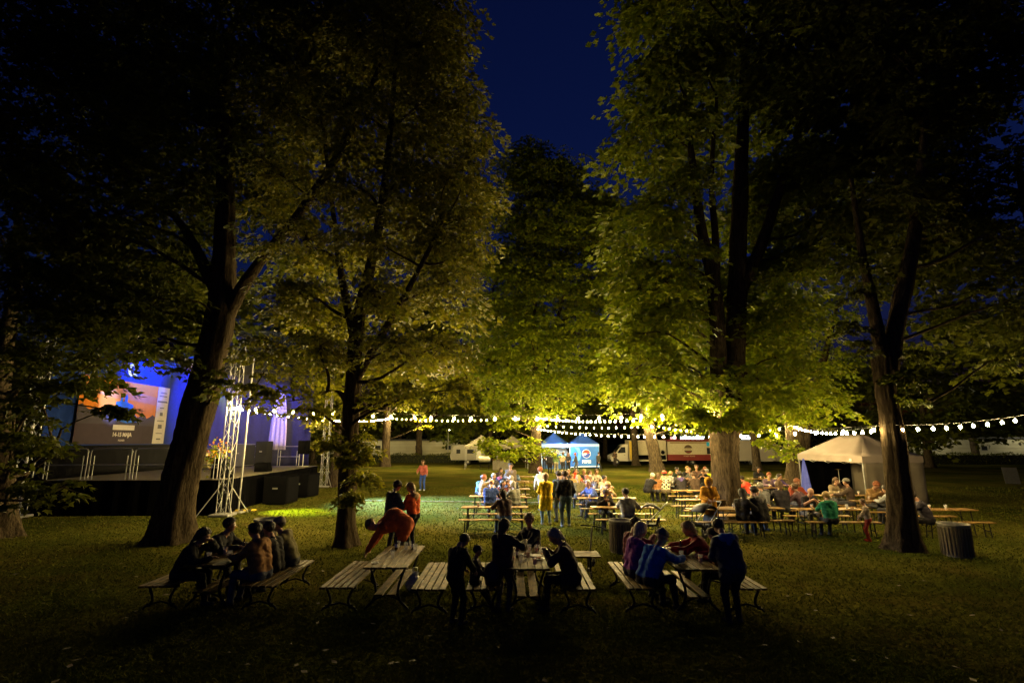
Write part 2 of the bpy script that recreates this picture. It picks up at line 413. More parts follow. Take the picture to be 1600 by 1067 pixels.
def make_tree(name, label, stems, blobs, seed, leafmat, leaf=.16, per=5.5, spray=.5, nl=34, fine=True, group=None, sides=18, twig=True, flat=.75, limb_r=.05, back=True):
    """stems: list of control paths (x,y,z,r), the first is the trunk from the ground"""
    rng = np.random.default_rng(seed)
    base = stems[0][0]; O = np.array([base[0], base[1], 0.0])
    t = thing(name, label, 'tree', (base[0], base[1], 0), group=group)
    wood = MB(); nodes = []
    for i, s in enumerate(stems):
        loc = [(p[0] - O[0], p[1] - O[1], p[2], p[3]) for p in s]
        pts = trunk_mb(wood, loc, (30 if fine else sides) if i == 0 else max(8, sides - 4), flare=(.8 if fine else .8) if i == 0 else 0, rng=rng, sub=12 if fine else 6)
        nodes += [(p[:3], p[3], p[2]) for p in pts]
    wood.build('trunk', BARK, t)
    bl = [(b[0] - O[0], b[1] - O[1], b[2], b[3]) for b in blobs]
    limbs = MB()
    np_nodes = np.array([n[0] for n in nodes]); nr = np.array([n[1] for n in nodes])
    for b in bl:
        c = np.array(b[:3])
        d = np.linalg.norm(np_nodes - c, axis=1) + 2.2 * np.maximum(0, np_nodes[:, 2] - c[2] + .35 * np.hypot(np_nodes[:, 0] - c[0], np_nodes[:, 1] - c[1]))
        d = d + 50 * (np_nodes[:, 2] < min(c[2] * .35, 2.2))
        j = int(np.argmin(d)); r0 = min(nr[j] * .6, limb_r * (1 + .25 * b[3]))
        pts = bent(np_nodes[j], c, rng, 6, .07)
        limbs.tube(pts, [r0 + (r0 * .28 - r0) * k / 6 for k in range(7)], 0, 6, False)
    C, T, N_, S, tw = foliage(bl, per, leaf, rng, spray, nl, flat)
    if fine and back:
        b2 = [(b[0] + rng.normal(0, .4), b[1] + 1.9 + .3 * b[3], b[2] + .2, b[3] * 1.25) for b in bl if b[3] > .85]
        if b2:
            q = foliage(b2, per * .55, leaf * 1.45, rng, spray * 1.3, nl, flat)
            cr = link('inner_crown', leaves_mesh('inner_crown', *q[:4], leafmat, False), t); cr['kind'] = 'stuff'
    if twig:
        for k, (c, b) in enumerate(tw):
            if k % (1 if fine else 3) == 0:
                limbs.tube(bent(b, c, rng, 2, .12), [.016, .010, .004], 0, 3, False)
    if limbs.v: limbs.build('branches', BARK, t)['kind'] = 'stuff'
    cr = link('crown', leaves_mesh('crown', C, T, N_, S, leafmat, fine), t); cr['kind'] = 'stuff'
    return t
def B(px, py, Y, r): return (*point(px, py, Y), r)
def stem(rows):  # rows of (px, py, Y, radius)
    return [(*point(px, py, Y), r) for px, py, Y, r in rows]
def ground_stem(px, py, rest):
    x, y = survey(px, py)
    out = [(x, y, 0, rest[0])]
    return out, y

# leaning tree in front of the stage
bx, Y1 = survey(268, 846)
s1 = [(bx, Y1, 0, .50)] + stem([(272, 800, Y1, .50), (290, 720, Y1, .47), (312, 640, Y1 + .1, .46), (330, 560, Y1 + .2, .44), (345, 490, Y1 + .3, .42), (350, 400, Y1 + .4, .33), (352, 300, Y1 + .5, .28), (350, 180, Y1 + .6, .22), (352, 60, Y1 + .6, .15)])
s1b = stem([(352, 500, Y1 + .3, .24), (390, 430, Y1 + .2, .20), (470, 330, Y1, .15), (540, 220, Y1 - .2, .11), (600, 90, Y1 - .2, .06)])
s1c = stem([(344, 470, Y1 + .3, .22), (290, 360, Y1, .16), (225, 290, Y1 - .4, .11), (150, 230, Y1 - .8, .06)])
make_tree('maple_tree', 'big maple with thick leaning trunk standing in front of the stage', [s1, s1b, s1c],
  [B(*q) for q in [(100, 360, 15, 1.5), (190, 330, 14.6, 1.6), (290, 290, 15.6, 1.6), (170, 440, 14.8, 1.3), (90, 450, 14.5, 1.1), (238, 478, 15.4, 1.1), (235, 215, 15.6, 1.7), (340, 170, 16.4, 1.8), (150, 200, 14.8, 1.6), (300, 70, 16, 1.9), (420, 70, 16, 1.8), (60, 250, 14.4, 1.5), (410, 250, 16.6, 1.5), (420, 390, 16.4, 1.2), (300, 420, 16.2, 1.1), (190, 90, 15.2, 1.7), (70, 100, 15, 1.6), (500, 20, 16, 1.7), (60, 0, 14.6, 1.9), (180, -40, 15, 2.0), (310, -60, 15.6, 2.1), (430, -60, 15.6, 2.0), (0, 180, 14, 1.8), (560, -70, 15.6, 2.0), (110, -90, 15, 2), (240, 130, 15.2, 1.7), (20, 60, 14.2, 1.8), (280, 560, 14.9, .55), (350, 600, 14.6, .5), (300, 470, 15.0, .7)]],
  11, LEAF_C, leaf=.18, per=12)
# foliage hanging at the left edge
bx, Y0 = survey(8, 838)
s0 = [(bx, Y0, 0, .34)] + stem([(6, 760, Y0, .30), (0, 640, Y0, .26), (10, 520, Y0 + .2, .20), (30, 400, Y0 + .2, .14), (20, 250, Y0, .08)])
make_tree('maple_tree', 'dark maple with low hanging leaves beside the stage corner', [s0],
  [B(*q) for q in [(40, 545, 13.4, 1.1), (110, 500, 13.8, 1.1), (190, 500, 14.2, .95), (60, 620, 13.2, .85), (20, 690, 13.2, .8), (30, 430, 13.4, 1.3), (110, 600, 13.6, .6), (80, 690, 13.3, .6), (15, 300, 13.6, 1.5), (40, 770, 13.2, .5), (100, 760, 13.4, .45), (155, 560, 13.8, .55), (220, 540, 14.3, .5), (165, 640, 13.8, .38), (195, 645, 14, .3)]],
  12, LEAF_C, leaf=.17, per=20)
# tree between the first tables and the stage
bx, Y2 = survey(541, 852)
s2 = [(bx, Y2, 0, .27)] + stem([(541, 800, Y2, .25), (544, 720, Y2, .24), (548, 650, Y2, .24), (552, 590, Y2, .22), (556, 530, Y2 + .1, .20), (566, 470, Y2 + .2, .17), (585, 390, Y2 + .2, .15), (600, 300, Y2 + .2, .12), (612, 180, Y2 + .2, .08), (620, 60, Y2 + .2, .05)])
s2b = stem([(552, 600, Y2, .17), (575, 560, Y2 - .2, .13), (610, 500, Y2 - .5, .10), (650, 430, Y2 - .8, .08), (690, 350, Y2 - .9, .05)])
s2c = stem([(550, 640, Y2, .13), (525, 610, Y2 - .3, .10), (480, 622, Y2 - .7, .07), (430, 628, Y2 - 1.0, .05), (385, 622, Y2 - 1.2, .03)])
s2d = stem([(556, 540, Y2, .14), (535, 440, Y2 + .5, .11), (520, 330, Y2 + .8, .08), (505, 200, Y2 + .9, .05)])
make_tree('maple_tree', 'slender maple with leafy shoots on its trunk beside the empty picnic table', [s2, s2b, s2c, s2d],
  [B(*q) for q in [(620, -60, 15, 1.8), (680, 10, 15.2, 1.2), (700, 280, 14.8, 1.0), (450, 60, 16, 1.5), (560, 50, 15.4, 1.7), (655, 70, 15, 1.5), (440, 160, 16, 1.4), (545, 160, 14.6, 1.5), (650, 165, 15, 1.5), (715, 160, 15.4, 1.0), (430, 270, 15.6, 1.2), (530, 280, 14.4, 1.3), (640, 265, 14.6, 1.4), (730, 255, 15.2, 1.1), (480, 375, 15, 1.2), (585, 375, 13.9, 1.2), (680, 360, 14.4, 1.25), (735, 340, 15, .9), (470, 460, 14.6, 1.1), (580, 455, 13.8, 1.0), (690, 445, 14.4, 1.05), (720, 400, 15, .8), (420, 545, 14.4, .95), (500, 540, 14.0, .9), (620, 535, 14.0, .95), (690, 540, 14.6, .9), (400, 600, 14.1, .6), (455, 595, 14, .6), (480, 640, 13.9, .35), (420, 622, 13.8, .45), (640, 600, 14.2, .7), (700, 610, 14.8, .65), (730, 590, 15, .5), (590, 610, 14.4, .55), (560, 690, 14.8, .35), (535, 720, 14.7, .32), (570, 745, 14.7, .35), (520, 690, 14.8, .3), (575, 715, 14.9, .3), (548, 770, 14.7, .25)]],
  13, LEAF_A, leaf=.15, per=14, spray=.58, nl=56)
# big tree among the tables
bx, Y3 = survey(1136, 812)
s3 = [(bx, Y3, 0, .54)] + stem([(1136, 770, Y3, .51), (1134, 720, Y3, .49), (1133, 680, Y3, .53), (1133, 650, Y3, .57)])
x3, y3_, z3 = point(1133, 655, Y3)
def up(rows): return [(*point(px, py, Y3 + dy), r) for px, py, dy, r in rows]
s3b = up([(1140, 660, 0, .44), (1148, 560, 0, .40), (1152, 450, .1, .36), (1156, 330, .1, .32), (1160, 200, .2, .24), (1165, 60, .2, .15)])
s3c = up([(1125, 660, 0, .34), (1122, 560, -.2, .31), (1116, 450, -.4, .27), (1098, 370, -.5, .21), (1085, 280, -.6, .15), (1070, 150, -.6, .08)])
s3d = up([(1152, 470, .1, .26), (1190, 380, -.2, .24), (1220, 290, -.4, .18), (1260, 170, -.5, .1)])
s3e = up([(1118, 470, -.4, .16), (1118, 380, -.3, .14), (1112, 280, -.2, .1), (1120, 150, -.2, .06)])
make_tree('maple_tree', 'largest maple with a wide lit crown and several stems rising from among the tables', [s3, s3b, s3c, s3d, s3e],
  [B(*q) for q in [(1050, -60, 18.8, 1.7), (1120, -80, 18.6, 2.4), (1250, -70, 18.8, 2.4), (1370, -40, 19, 2.4), (1400, 180, 20, 2.2), (1420, 330, 20.5, 1.6), (995, 610, 18.6, .8), (1045, 570, 18.4, 1.2), (1010, 520, 18.6, 1.0), (1065, 500, 18.4, 1.2), (1055, 625, 18, .8), (1110, 610, 18.2, .9), (1180, 590, 18.4, 1.2), (1250, 590, 19, 1.3), (1290, 610, 19.6, .8), (1235, 640, 18.6, .7), (1170, 520, 21.6, 1.3), (1230, 500, 18.6, 1.4), (1040, 440, 18.4, 1.4), (1060, 400, 18.4, 1.2), (1042, 340, 18.6, 1.3), (1200, 420, 21.8, 1.5), (1275, 400, 19, 1.5), (1050, 290, 18.8, 1.4), (1025, 190, 18.8, 1.2), (1080, 190, 19, 1.6), (1230, 250, 19.4, 1.6), (1030, 90, 19, 1.3), (1100, 70, 18.8, 1.9), (1230, 120, 19, 2.0), (1320, 250, 19.4, 1.8), (1300, 330, 19.2, 1.4), (1180, 330, 22, 1.6), (1320, 100, 19.4, 1.9), (1130, 460, 21.5, 1.5), (1210, 560, 21.5, 1.4), (1030, 480, 21.5, 1.3), (975, 590, 19.4, .5), (990, 540, 19, .6), (1000, 450, 19.4, .8), (1140, 640, 18.6, .7), (1115, 660, 18.9, .45), (1150, 655, 19, .45), (1090, 650, 18.6, .4), (1180, 660, 19.2, .4), (985, 400, 19.6, .7), (1210, 620, 18.4, .7)]],
  14, LEAF_B, leaf=.23, per=7.5, spray=.85, nl=64)
# slim tree on the right with the string lights tied to it
bx, Y4 = survey(1412, 858)
s4 = [(bx, Y4, 0, .35)] + stem([(1408, 800, Y4, .32), (1402, 730, Y4, .29), (1393, 660, Y4, .27), (1382, 590, Y4, .25), (1378, 560, Y4, .26)])
s4b = stem([(1382, 575, Y4, .22), (1372, 520, Y4, .18), (1360, 460, Y4, .14), (1345, 380, Y4 + .2, .10), (1330, 280, Y4 + .2, .06)])
s4c = stem([(1386, 580, Y4, .26), (1398, 520, Y4, .24), (1412, 450, Y4, .22), (1428, 370, Y4, .18), (1440, 260, Y4, .13), (1450, 120, Y4, .07)])
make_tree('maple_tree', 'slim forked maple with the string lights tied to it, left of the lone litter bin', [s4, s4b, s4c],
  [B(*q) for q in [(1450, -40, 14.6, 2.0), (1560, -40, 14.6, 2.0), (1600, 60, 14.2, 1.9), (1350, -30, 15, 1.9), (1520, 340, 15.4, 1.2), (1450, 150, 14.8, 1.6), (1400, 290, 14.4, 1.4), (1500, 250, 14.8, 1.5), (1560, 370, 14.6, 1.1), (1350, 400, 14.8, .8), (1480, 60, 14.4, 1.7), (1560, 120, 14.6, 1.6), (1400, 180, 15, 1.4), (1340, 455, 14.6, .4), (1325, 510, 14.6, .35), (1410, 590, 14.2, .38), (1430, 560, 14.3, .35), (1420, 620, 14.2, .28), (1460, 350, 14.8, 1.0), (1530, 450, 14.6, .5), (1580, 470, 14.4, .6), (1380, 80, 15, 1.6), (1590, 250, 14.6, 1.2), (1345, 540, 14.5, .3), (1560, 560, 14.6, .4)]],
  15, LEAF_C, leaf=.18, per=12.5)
# tree beyond the frame's right edge that holds the other end of the lights
s11 = [(16.8, 15.6, 0, .36), (16.8, 15.6, 3, .32), (16.9, 15.6, 6, .26), (17, 15.7, 9, .18), (17, 15.8, 12, .08)]
make_tree('maple_tree', 'dark maple reaching in behind the litter bin, holding the far end of the lights', [s11],
  [(15.6, 15.4, 7, 1.5), (17, 15, 8.5, 1.8), (16, 16.5, 10, 1.8), (14.6, 16, 9.4, 1.4), (17.5, 16, 6, 1.4), (15, 16.6, 11.8, 1.6)], 16, LEAF_C, leaf=.18, per=12)

# mid-distance trees
def mid_tree(px, py, label, seed, h, r, blobs, leafmat=LEAF_B, lean=0, leaf=.30, per=3.4, forks=None):
    x, Y = survey(px, py)
    s = [(x, Y, 0, r), (x + lean * .1, Y, h * .08, r * .92), (x + lean * .3, Y, h * .2, r * .88), (x + lean * .5, Y, h * .35, r * .65), (x + lean * .8, Y, h * .6, r * .4), (x + lean, Y, h * .9, r * .12)]
    st = [s]
    for f in forks or []: st.append([(*point(a, b, Y + d), q) for a, b, d, q in f])
    return make_tree('park_tree', label, st, [(*point(a, b, Y + d), q) for a, b, d, q in blobs], seed, leafmat, leaf, per, .85, 30, False, group='trees around the lawn', sides=14), (x, Y)
_, T5 = mid_tree(838, 739, 'broad forked tree in front of the blue tents, crown glowing above the lights', 21, 26, .50,
  [(870, 600, -3, 3.0), (800, 590, -4, 3.0), (755, 570, -2, 2.8), (930, 590, -2, 2.6), (830, 530, -4, 3.6), (900, 520, -3, 3.4), (775, 500, -2, 3.4), (950, 530, 0, 2.8), (850, 450, -2, 4.2), (930, 440, 0, 3.8), (780, 420, 0, 4.0), (870, 360, 0, 4.6), (940, 370, 2, 3.8), (810, 330, 2, 4.2), (860, 280, 2, 3.8), (925, 310, 2, 3.2), (815, 260, 3, 3.0), (830, 235, 3, 2.2), (880, 268, 3, 2.4), (955, 330, 3, 2.0), (900, 330, 4, 4.2), (840, 400, 4, 4.6), (930, 480, 4, 4.0), (800, 480, 4, 4.0), (860, 560, 4, 4.0), (960, 400, 2, 3.0), (795, 640, -3, 1.6), (840, 640, -4, 1.6), (770, 635, -2, 1.4), (880, 640, -3, 1.2), (775, 695, -3, 1.2), (800, 700, -4, 1.3), (825, 690, -4, 1.1), (850, 700, -3.5, .9), (760, 690, -2.6, .7), (790, 655, -3, 1.0)],
  per=6.5, leaf=.36, forks=[[(838, 680, 0, .34), (818, 640, 0, .28), (790, 560, 0, .2), (770, 450, 0, .1)], [(840, 670, 0, .34), (850, 620, 0, .3), (860, 540, 0, .2), (890, 430, 0, .1)]])
_, T6 = mid_tree(602, 729, 'straight trunked tree lit from behind, left of the woman in the coral jacket', 22, 22, .50,
  [(600, 590, -2, 3.0), (640, 620, -3, 2.2), (560, 620, -2, 2.4), (680, 600, -2, 2.6), (620, 540, 0, 3.6), (700, 540, 0, 3.2), (560, 530, 0, 3.4), (640, 440, 0, 4), (720, 470, 1, 3.4), (580, 420, 1, 4), (665, 655, -3, 1.0), (580, 650, -2, 1.2), (700, 400, 2, 4)], leafmat=LEAF_A)
_, T7 = mid_tree(1028, 737, 'leaning pale trunked tree between the delivery van and the burger trailer', 23, 22, .62,
  [(1010, 600, -2, 2.6), (1060, 600, -2, 2.6), (960, 560, 0, 2.6), (1030, 530, 0, 3.6), (1090, 540, 0, 3.2), (1000, 460, 1, 3.8), (1080, 440, 1, 4), (1030, 640, -2, 1.4), (1060, 655, -2, 1.2), (1000, 650, -1, 1.0)], lean=-2.2)
_, T8 = mid_tree(993, 727, 'thin trunked tree standing right in front of the delivery van', 24, 20, .42,
  [(990, 620, 1, 2.2), (960, 580, 1, 2.8), (1020, 580, 1, 2.8), (990, 520, 2, 3.6), (950, 470, 2, 3.4), (1000, 430, 2, 4)])
_, T9 = mid_tree(1250, 757, 'stout tree with thick trunk widening upward beside the beige tent', 25, 20, .68,
  [(1240, 640, -2, 1.6), (1210, 620, -2, 1.6), (1280, 610, -1, 2.0), (1250, 560, 0, 2.6), (1200, 560, 0, 2.4), (1300, 550, 0, 2.4), (1245, 480, 0, 3.2), (1310, 470, 1, 2.8), (1190, 480, 1, 2.8), (1215, 690, -2, .8), (1240, 700, -2, .7), (1195, 690, -1.6, .5)],
  forks=[[(1252, 700, 0, .55), (1262, 650, 0, .4), (1285, 570, 0, .25), (1310, 470, 0, .1)], [(1246, 700, 0, .5), (1236, 650, 0, .4), (1215, 570, 0, .25), (1190, 480, 0, .1)]])
_, T10 = mid_tree(1183, 735, 'narrow trunked tree in front of the grey pizza van', 26, 20, .40,
  [(1180, 640, 0, 2), (1150, 600, 0, 2.6), (1210, 590, 0, 2.6), (1180, 530, 1, 3.4), (1140, 500, 1, 3.2), (1220, 470, 1, 3.4)])
_, T13 = mid_tree(521, 760, 'pale leaning trunk just behind the slender maple by the stage', 27, 17, .42,
  [(520, 600, 0, 2), (560, 560, 0, 2.2), (490, 560, 1, 2.2), (530, 500, 1, 2.8), (590, 480, 1, 2.4), (480, 460, 2, 2.6), (545, 640, -1, .9), (500, 690, -.5, .7), (495, 655, -.6, .7)], leafmat=LEAF_A, lean=1.6)
_, T14 = mid_tree(1540, 716, 'dark tree in front of the lit low building on the right', 28, 18, .55,
  [(1540, 640, 0, 2.6), (1500, 620, 1, 2.6), (1580, 620, 1, 2.8), (1540, 560, 1, 3.2), (1600, 540, 2, 3.2), (1570, 660, 0, 1.8), (1510, 665, 0, 1.6)], leafmat=LEAF_C)
_, T15 = mid_tree(1434, 722, 'dark thin trunk just right of the forked maple', 29, 18, .42,
  [(1440, 660, 0, 1.6), (1400, 600, 1, 2.4), (1480, 640, 1, 2.0), (1330, 600, 2, 2.4), (1380, 520, 3, 3.0), (1480, 480, 4, 2.6)], leafmat=LEAF_C)

# far trees: three kinds copied round the lawn
def far_proto(name, label, seed, h, r, nb):
    rng = np.random.default_rng(seed); bl = []
    for i in range(nb):
        z = h * rng.uniform(.22, .95); w = r * math.sin(math.pi * min(.95, (z / h) ** .8)) + .6
        a = rng.random() * 6.28; q = w * math.sqrt(rng.random())
        bl.append((q * math.cos(a), q * math.sin(a), z, rng.uniform(1.6, 2.7)))
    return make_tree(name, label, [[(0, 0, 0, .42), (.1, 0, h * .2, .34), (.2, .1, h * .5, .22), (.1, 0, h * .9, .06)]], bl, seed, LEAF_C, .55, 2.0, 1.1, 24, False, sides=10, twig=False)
protos = [far_proto('lime_tree', '', 31, 17, 5.0, 34), far_proto('lime_tree', '', 32, 21, 5.5, 40), far_proto('lime_tree', '', 33, 14, 4.6, 28)]
spots = [(-66, 74), (-56, 80), (-47, 72), (-38, 82), (-31, 74), (-25, 66), (-19, 88), (-13, 73), (-8.5, 82), (-3.2, 74), (2, 86), (9, 80), (16, 90), (23, 79), (30, 84), (37, 74), (43, 86), (50, 72), (54, 84), (62, 70), (71, 78), (80, 74), (-36, 52), (-42, 60), (-28, 46), (-33, 38), (46, 58), (60, 58), (-24, 56)]
for i, (x, y) in enumerate(spots):
    p = protos[i % 3]
    o = p if i < 3 else copy_tree(p)
    o.location = (x, y, 0); o.rotation_euler = (0, 0, i * 2.1); s = .9 + .22 * ((i * 7) % 5) / 4
    o.scale = (s, s, s)
    tag(o, 'dark lime tree in the unlit belt of woodland round the lawn', 'tree', 'far lime trees round the lawn')

# hedges at the far edge
def hedge(label, x0, x1, y, h, w, seed):
    t = thing('hedge', label, 'hedge', ((x0 + x1) / 2, y, 0))
    L = x1 - x0; rng = np.random.default_rng(seed); n = int(L * h * 160)
    core = MB(); core.box((0, 0, h * .44), (L - .2, w * .6, h * .86)); core.build('woody_core', mat('hedge_core', (.012, .014, .006), .95), t)
    P = np.stack([rng.uniform(-L / 2, L / 2, n), rng.uniform(-w / 2, w / 2, n), h * (1 - rng.random(n) ** 1.6 * .98) + .12 * np.sin(rng.uniform(-L / 2, L / 2, n)) * 0], 1)
    P[:, 2] += .10 * np.sin(P[:, 0] * 1.1) + .07 * np.sin(P[:, 0] * 2.7)
    T = rng.normal(0, 1, (n, 3)); N_ = rng.normal(0, 1, (n, 3))
    c = link('foliage', leaves_mesh('foliage', P, T, N_, rng.uniform(.10, .22, n), LEAF_C, False), t); c['kind'] = 'stuff'
hedge('long clipped hedge in front of the pale building behind the coral jacket woman', -27, -4.5, 70, 1.15, 1.2, 41)
hedge('long clipped hedge in front of the lit low building on the right', 34, 76, 66, 1.3, 1.2, 42)

# ---------------------------------------------------------------- string lights
BULB = glow_mat('warm_bulb', (1.0, .72, .28), 3300.0); BULB_R = glow_mat('warm_bulb_right', (1.0, .72, .28), 650.0); BULB_F = glow_mat('warm_bulb_far', (1.0, .74, .28), 3700.0)
CABLE = mat('black_cable', (.015, .014, .013), .6)
bulb_mb = MB(); bulb_mb.lathe([(.003, -.042), (.024, -.035), (.039, -.010), (.037, .018), (.025, .040), (.018, .055)], n=8); BULB_ME = bulb_mb.mesh('bulb', [BULB]); BULB_MF = bulb_mb.mesh('bulb', [BULB_F]); BULB_MR = bulb_mb.mesh('bulb', [BULB_R])
sock_mb = MB(); sock_mb.lathe([(.020, .055), (.022, .10), (.010, .115), (.004, .13)], n=6); SOCK_ME = sock_mb.mesh('socket', [CABLE])
def string_light(label, a, b, sag, spacing, far=False, phase=.5):
    a, b = Vector(a), Vector(b); L = (b - a).length
    t = thing('string_light', label, 'string light', a, group='strings of festoon lights over the tables')
    pts = []; n = max(10, int(L / 1.2))
    for i in range(n + 1):
        q = i / n; p = a.lerp(b, q); p.z -= sag * 4 * q * (1 - q); pts.append(p - a)
    c = MB(); c.tube(pts, .009, 0, 5); c.build('cable', CABLE, t)
    k = int(L / spacing)
    for i in range(k):
        q = (i + phase) / k + RNG.uniform(-.12, .12) / k
        p = a.lerp(b, q); p.z -= sag * 4 * q * (1 - q) + .13
        o = link('bulb', BULB_MF if far is True else (BULB_MR if far else BULB_ME), t, p - a, (RNG.uniform(-.15, .15), RNG.uniform(-.15, .15), 0))
        link('socket', SOCK_ME, o)
def on_tree(px, py, Y): return point(px, py, Y)
TW = on_tree(358, 632, 21.1)
E3 = on_tree(1122, 641, Y3 - .6)
string_light('string of well spaced bulbs from the stage tower to the largest maple', TW, E3, .32, .80)
E6 = on_tree(610, 652, T6[1] - .4); E5 = on_tree(838, 650, T5[1] - .5)
string_light('string of close bulbs running back from the stage tower to the straight lit trunk', TW, E6, .45, .78, 'r')
string_light('string of bulbs between the straight lit trunk and the broad forked tree', E6, E5, .3, .75, True)
string_light('string of bulbs from the broad forked tree to the near side of the largest maple', E5, E3, .35, .78, True)
E7 = on_tree(1026, 664, T7[1] - .5)
string_light('string of bulbs from the broad forked tree to the leaning pale trunk', on_tree(838, 662, T5[1] - .5), E7, .2, .70, True)
E9 = on_tree(1240, 664, T9[1] - .8)
string_light('string of bulbs from the leaning pale trunk to the stout tree by the beige tent', E7, E9, .5, .75, True)
E4 = on_tree(1385, 664, Y4 - .3)
string_light('low string of bulbs crossing from the broad forked tree to the slim forked maple', on_tree(838, 668, T5[1] - .5), E4, .42, .95, 'r')
string_light('string of bulbs from the stout tree over the beige tent to the slim forked maple', E9, E4, .25, 1.15, 'r')
string_light('string of bulbs from the slim forked maple toward the maple behind the litter bin', on_tree(1400, 664, Y4 - .3), (16.5, 15.6, 3.85), .12, .48, 'r')

# ---------------------------------------------------------------- stage
ST_O = (-11.7, 21.3, 0); ST_R = R(92.86)   # local x: along the front, local y: to the back
DECK = 1.36
stage = thing('stage', 'open air stage with black skirt, lattice towers and blue lit roof', 'stage', ST_O, ST_R)
DECKM = mat('stage_deck', (.09, .08, .062), .8, .25, bump=.2, spec=.05)
pan = MB(); pan.box((0, 0, 0), (1.98, .985, .1), ch=.006); PAN = pan.mesh('deck_panel', [DECKM])
for i in range(6):
    for j in range(7): link('deck_panel', PAN, stage, (1 + 2 * i, .5 + j, DECK - .05))
sk = MB()
for i in range(60):
    for (a, b) in (((12 * i / 60, -.03), (12 * (i + 1) / 60, -.03)),):
        w0 = .025 * math.sin(i * 1.9); w1 = .025 * math.sin((i + 1) * 1.9)
        sk.add([(a[0], a[1] + w0, 0), (b[0], b[1] + w1, 0), (b[0], b[1] + w1, DECK - .02), (a[0], a[1] + w0, DECK - .02)], [(0, 1, 2, 3)])
sk.build('front_skirt', BLACK, stage)
sk = MB()
for i in range(36):
    y0_, y1_ = 7 * i / 36, 7 * (i + 1) / 36; w0 = .025 * math.sin(i * 1.7); w1 = .025 * math.sin((i + 1) * 1.7)
    sk.add([(-.03 + w0, y0_, 0), (-.03 + w1, y1_, 0), (-.03 + w1, y1_, DECK - .02), (-.03 + w0, y0_, DECK - .02)], [(0, 1, 2, 3)])
sk.build('side_skirt', BLACK, stage)
def truss(mb, a, b, w, step=.45, r=.025, ref=(0, 0, 1)):
    a, b = Vector(a), Vector(b); d = (b - a); L = d.length; d.normalize()
    rf = Vector(ref) if abs(d.dot(Vector(ref))) < .9 else Vector((1, 0, 0))
    u = d.cross(rf).normalized(); v = d.cross(u)
    cs = [(u * sx + v * sy) * (w / 2) for sx, sy in ((-1, -1), (1, -1), (1, 1), (-1, 1))]
    for c in cs: mb.tube([a + c, b + c], r, 0, 6)
    n = max(2, int(L / step))
    for k in range(4):
        c0, c1 = cs[k], cs[(k + 1) % 4]
        for i in range(n):
            p = a + d * (L * i / n); q = a + d * (L * (i + 1) / n)
            mb.tube([p + (c0 if i % 2 else c1), q + (c1 if i % 2 else c0)], r * .55, 0, 5, False)
TOP = 7.1
for (x, y) in ((-.35, -.35), (12.35, -.35), (-.35, 7.35), (12.35, 7.35)):
    tw = MB(); truss(tw, (x, y, .12), (x, y, TOP), .36)
    t_ = tw.build('tower', ALU, stage)
    ot = MB()
    for an in (45, 135, 225, 315):
        c, s = math.cos(R(an)), math.sin(R(an))
        ot.tube([(x + .2 * c, y + .2 * s, 1.15), (x + .95 * c, y + .95 * s, .06)], .024, 0, 6)
    ot.build('outrigger', ALU, t_)['kind'] = 'stuff'
    bp_ = MB(); bp_.box((x, y, .06), (.75, .75, .08), ch=.01); bp_.build('base_plate', STEEL, t_)
for nm, a, b in (('roof_truss', (-.35, -.35, TOP), (12.35, -.35, TOP)), ('roof_truss', (-.35, 7.35, TOP), (12.35, 7.35, TOP)), ('roof_truss', (-.35, -.35, TOP), (-.35, 7.35, TOP)), ('roof_truss', (12.35, -.35, TOP), (12.35, 7.35, TOP))):
    tr = MB(); truss(tr, a, b, .32, .5); tr.build(nm, IRON, stage)
rf = MB(); vs = []; fs = []; n = 20
for i in range(n + 1):
    x = -.7 + 13.4 * i / n; z = TOP + .25 + .7 * math.sin(math.pi * i / n) ** .8
    for y in (-.8, 2, 5, 7.8): vs.append((x, y, z + .03 * math.sin(y * 3 + i)))
for i in range(n):
    for k in range(3): fs.append((i * 4 + k, i * 4 + k + 1, (i + 1) * 4 + k + 1, (i + 1) * 4 + k))
rf.add(vs, fs, 0, True); rfo = rf.build('roof_canopy', mat('grey_tarp', (.008, .010, .018), .9, .1, spec=0), stage)
rfo.modifiers.new('thick', 'SOLIDIFY').thickness = .03
def curtain(name, a, b, z0, z1, m, parent, fold=.06, nf=40, gather=None):
    mb = MB(); a, b = Vector((*a, 0)), Vector((*b, 0)); d = b - a; nrm = Vector((-d.y, d.x, 0)).normalized(); vs = []; rows = 8
    for r_ in range(rows + 1):
        z = z0 + (z1 - z0) * r_ / rows
        g = 1.0 if gather is None else gather[0] + (gather[1] - gather[0]) * (r_ / rows) ** gather[2]
        for i in range(nf + 1):
            t = i / nf; tt = .5 + (t - .5) * g
            p = a + d * tt + nrm * (fold * math.sin(i * 1.35 + .3 * math.sin(r_)) * (.4 + .6 * (1 - r_ / rows)))
            vs.append((p.x, p.y, z))
    w = nf + 1
    mb.add(vs, [(r_ * w + i, r_ * w + i + 1, (r_ + 1) * w + i + 1, (r_ + 1) * w + i) for r_ in range(rows) for i in range(nf)], 0, True)
    o = mb.build(name, m, parent); o.modifiers.new('thick', 'SOLIDIFY').thickness = .012; return o
CLOTH_B = mat('backdrop_cloth', (.010, .024, .12), .9, .15, spec=0)
curtain('backdrop', (-.1, 7.15), (12.1, 7.15), DECK, TOP, CLOTH_B, stage, .04, 70)
curtain('lower_curtain', (-.1, 7.05), (12.1, 7.05), DECK, 2.7, BLACK, stage, .03, 70)
curtain('far_wall', (12.1, .6), (12.1, 7.1), DECK, TOP, mat('purple_cloth', (.02, .02, .075), .9, .2, spec=0), stage, .05, 44)
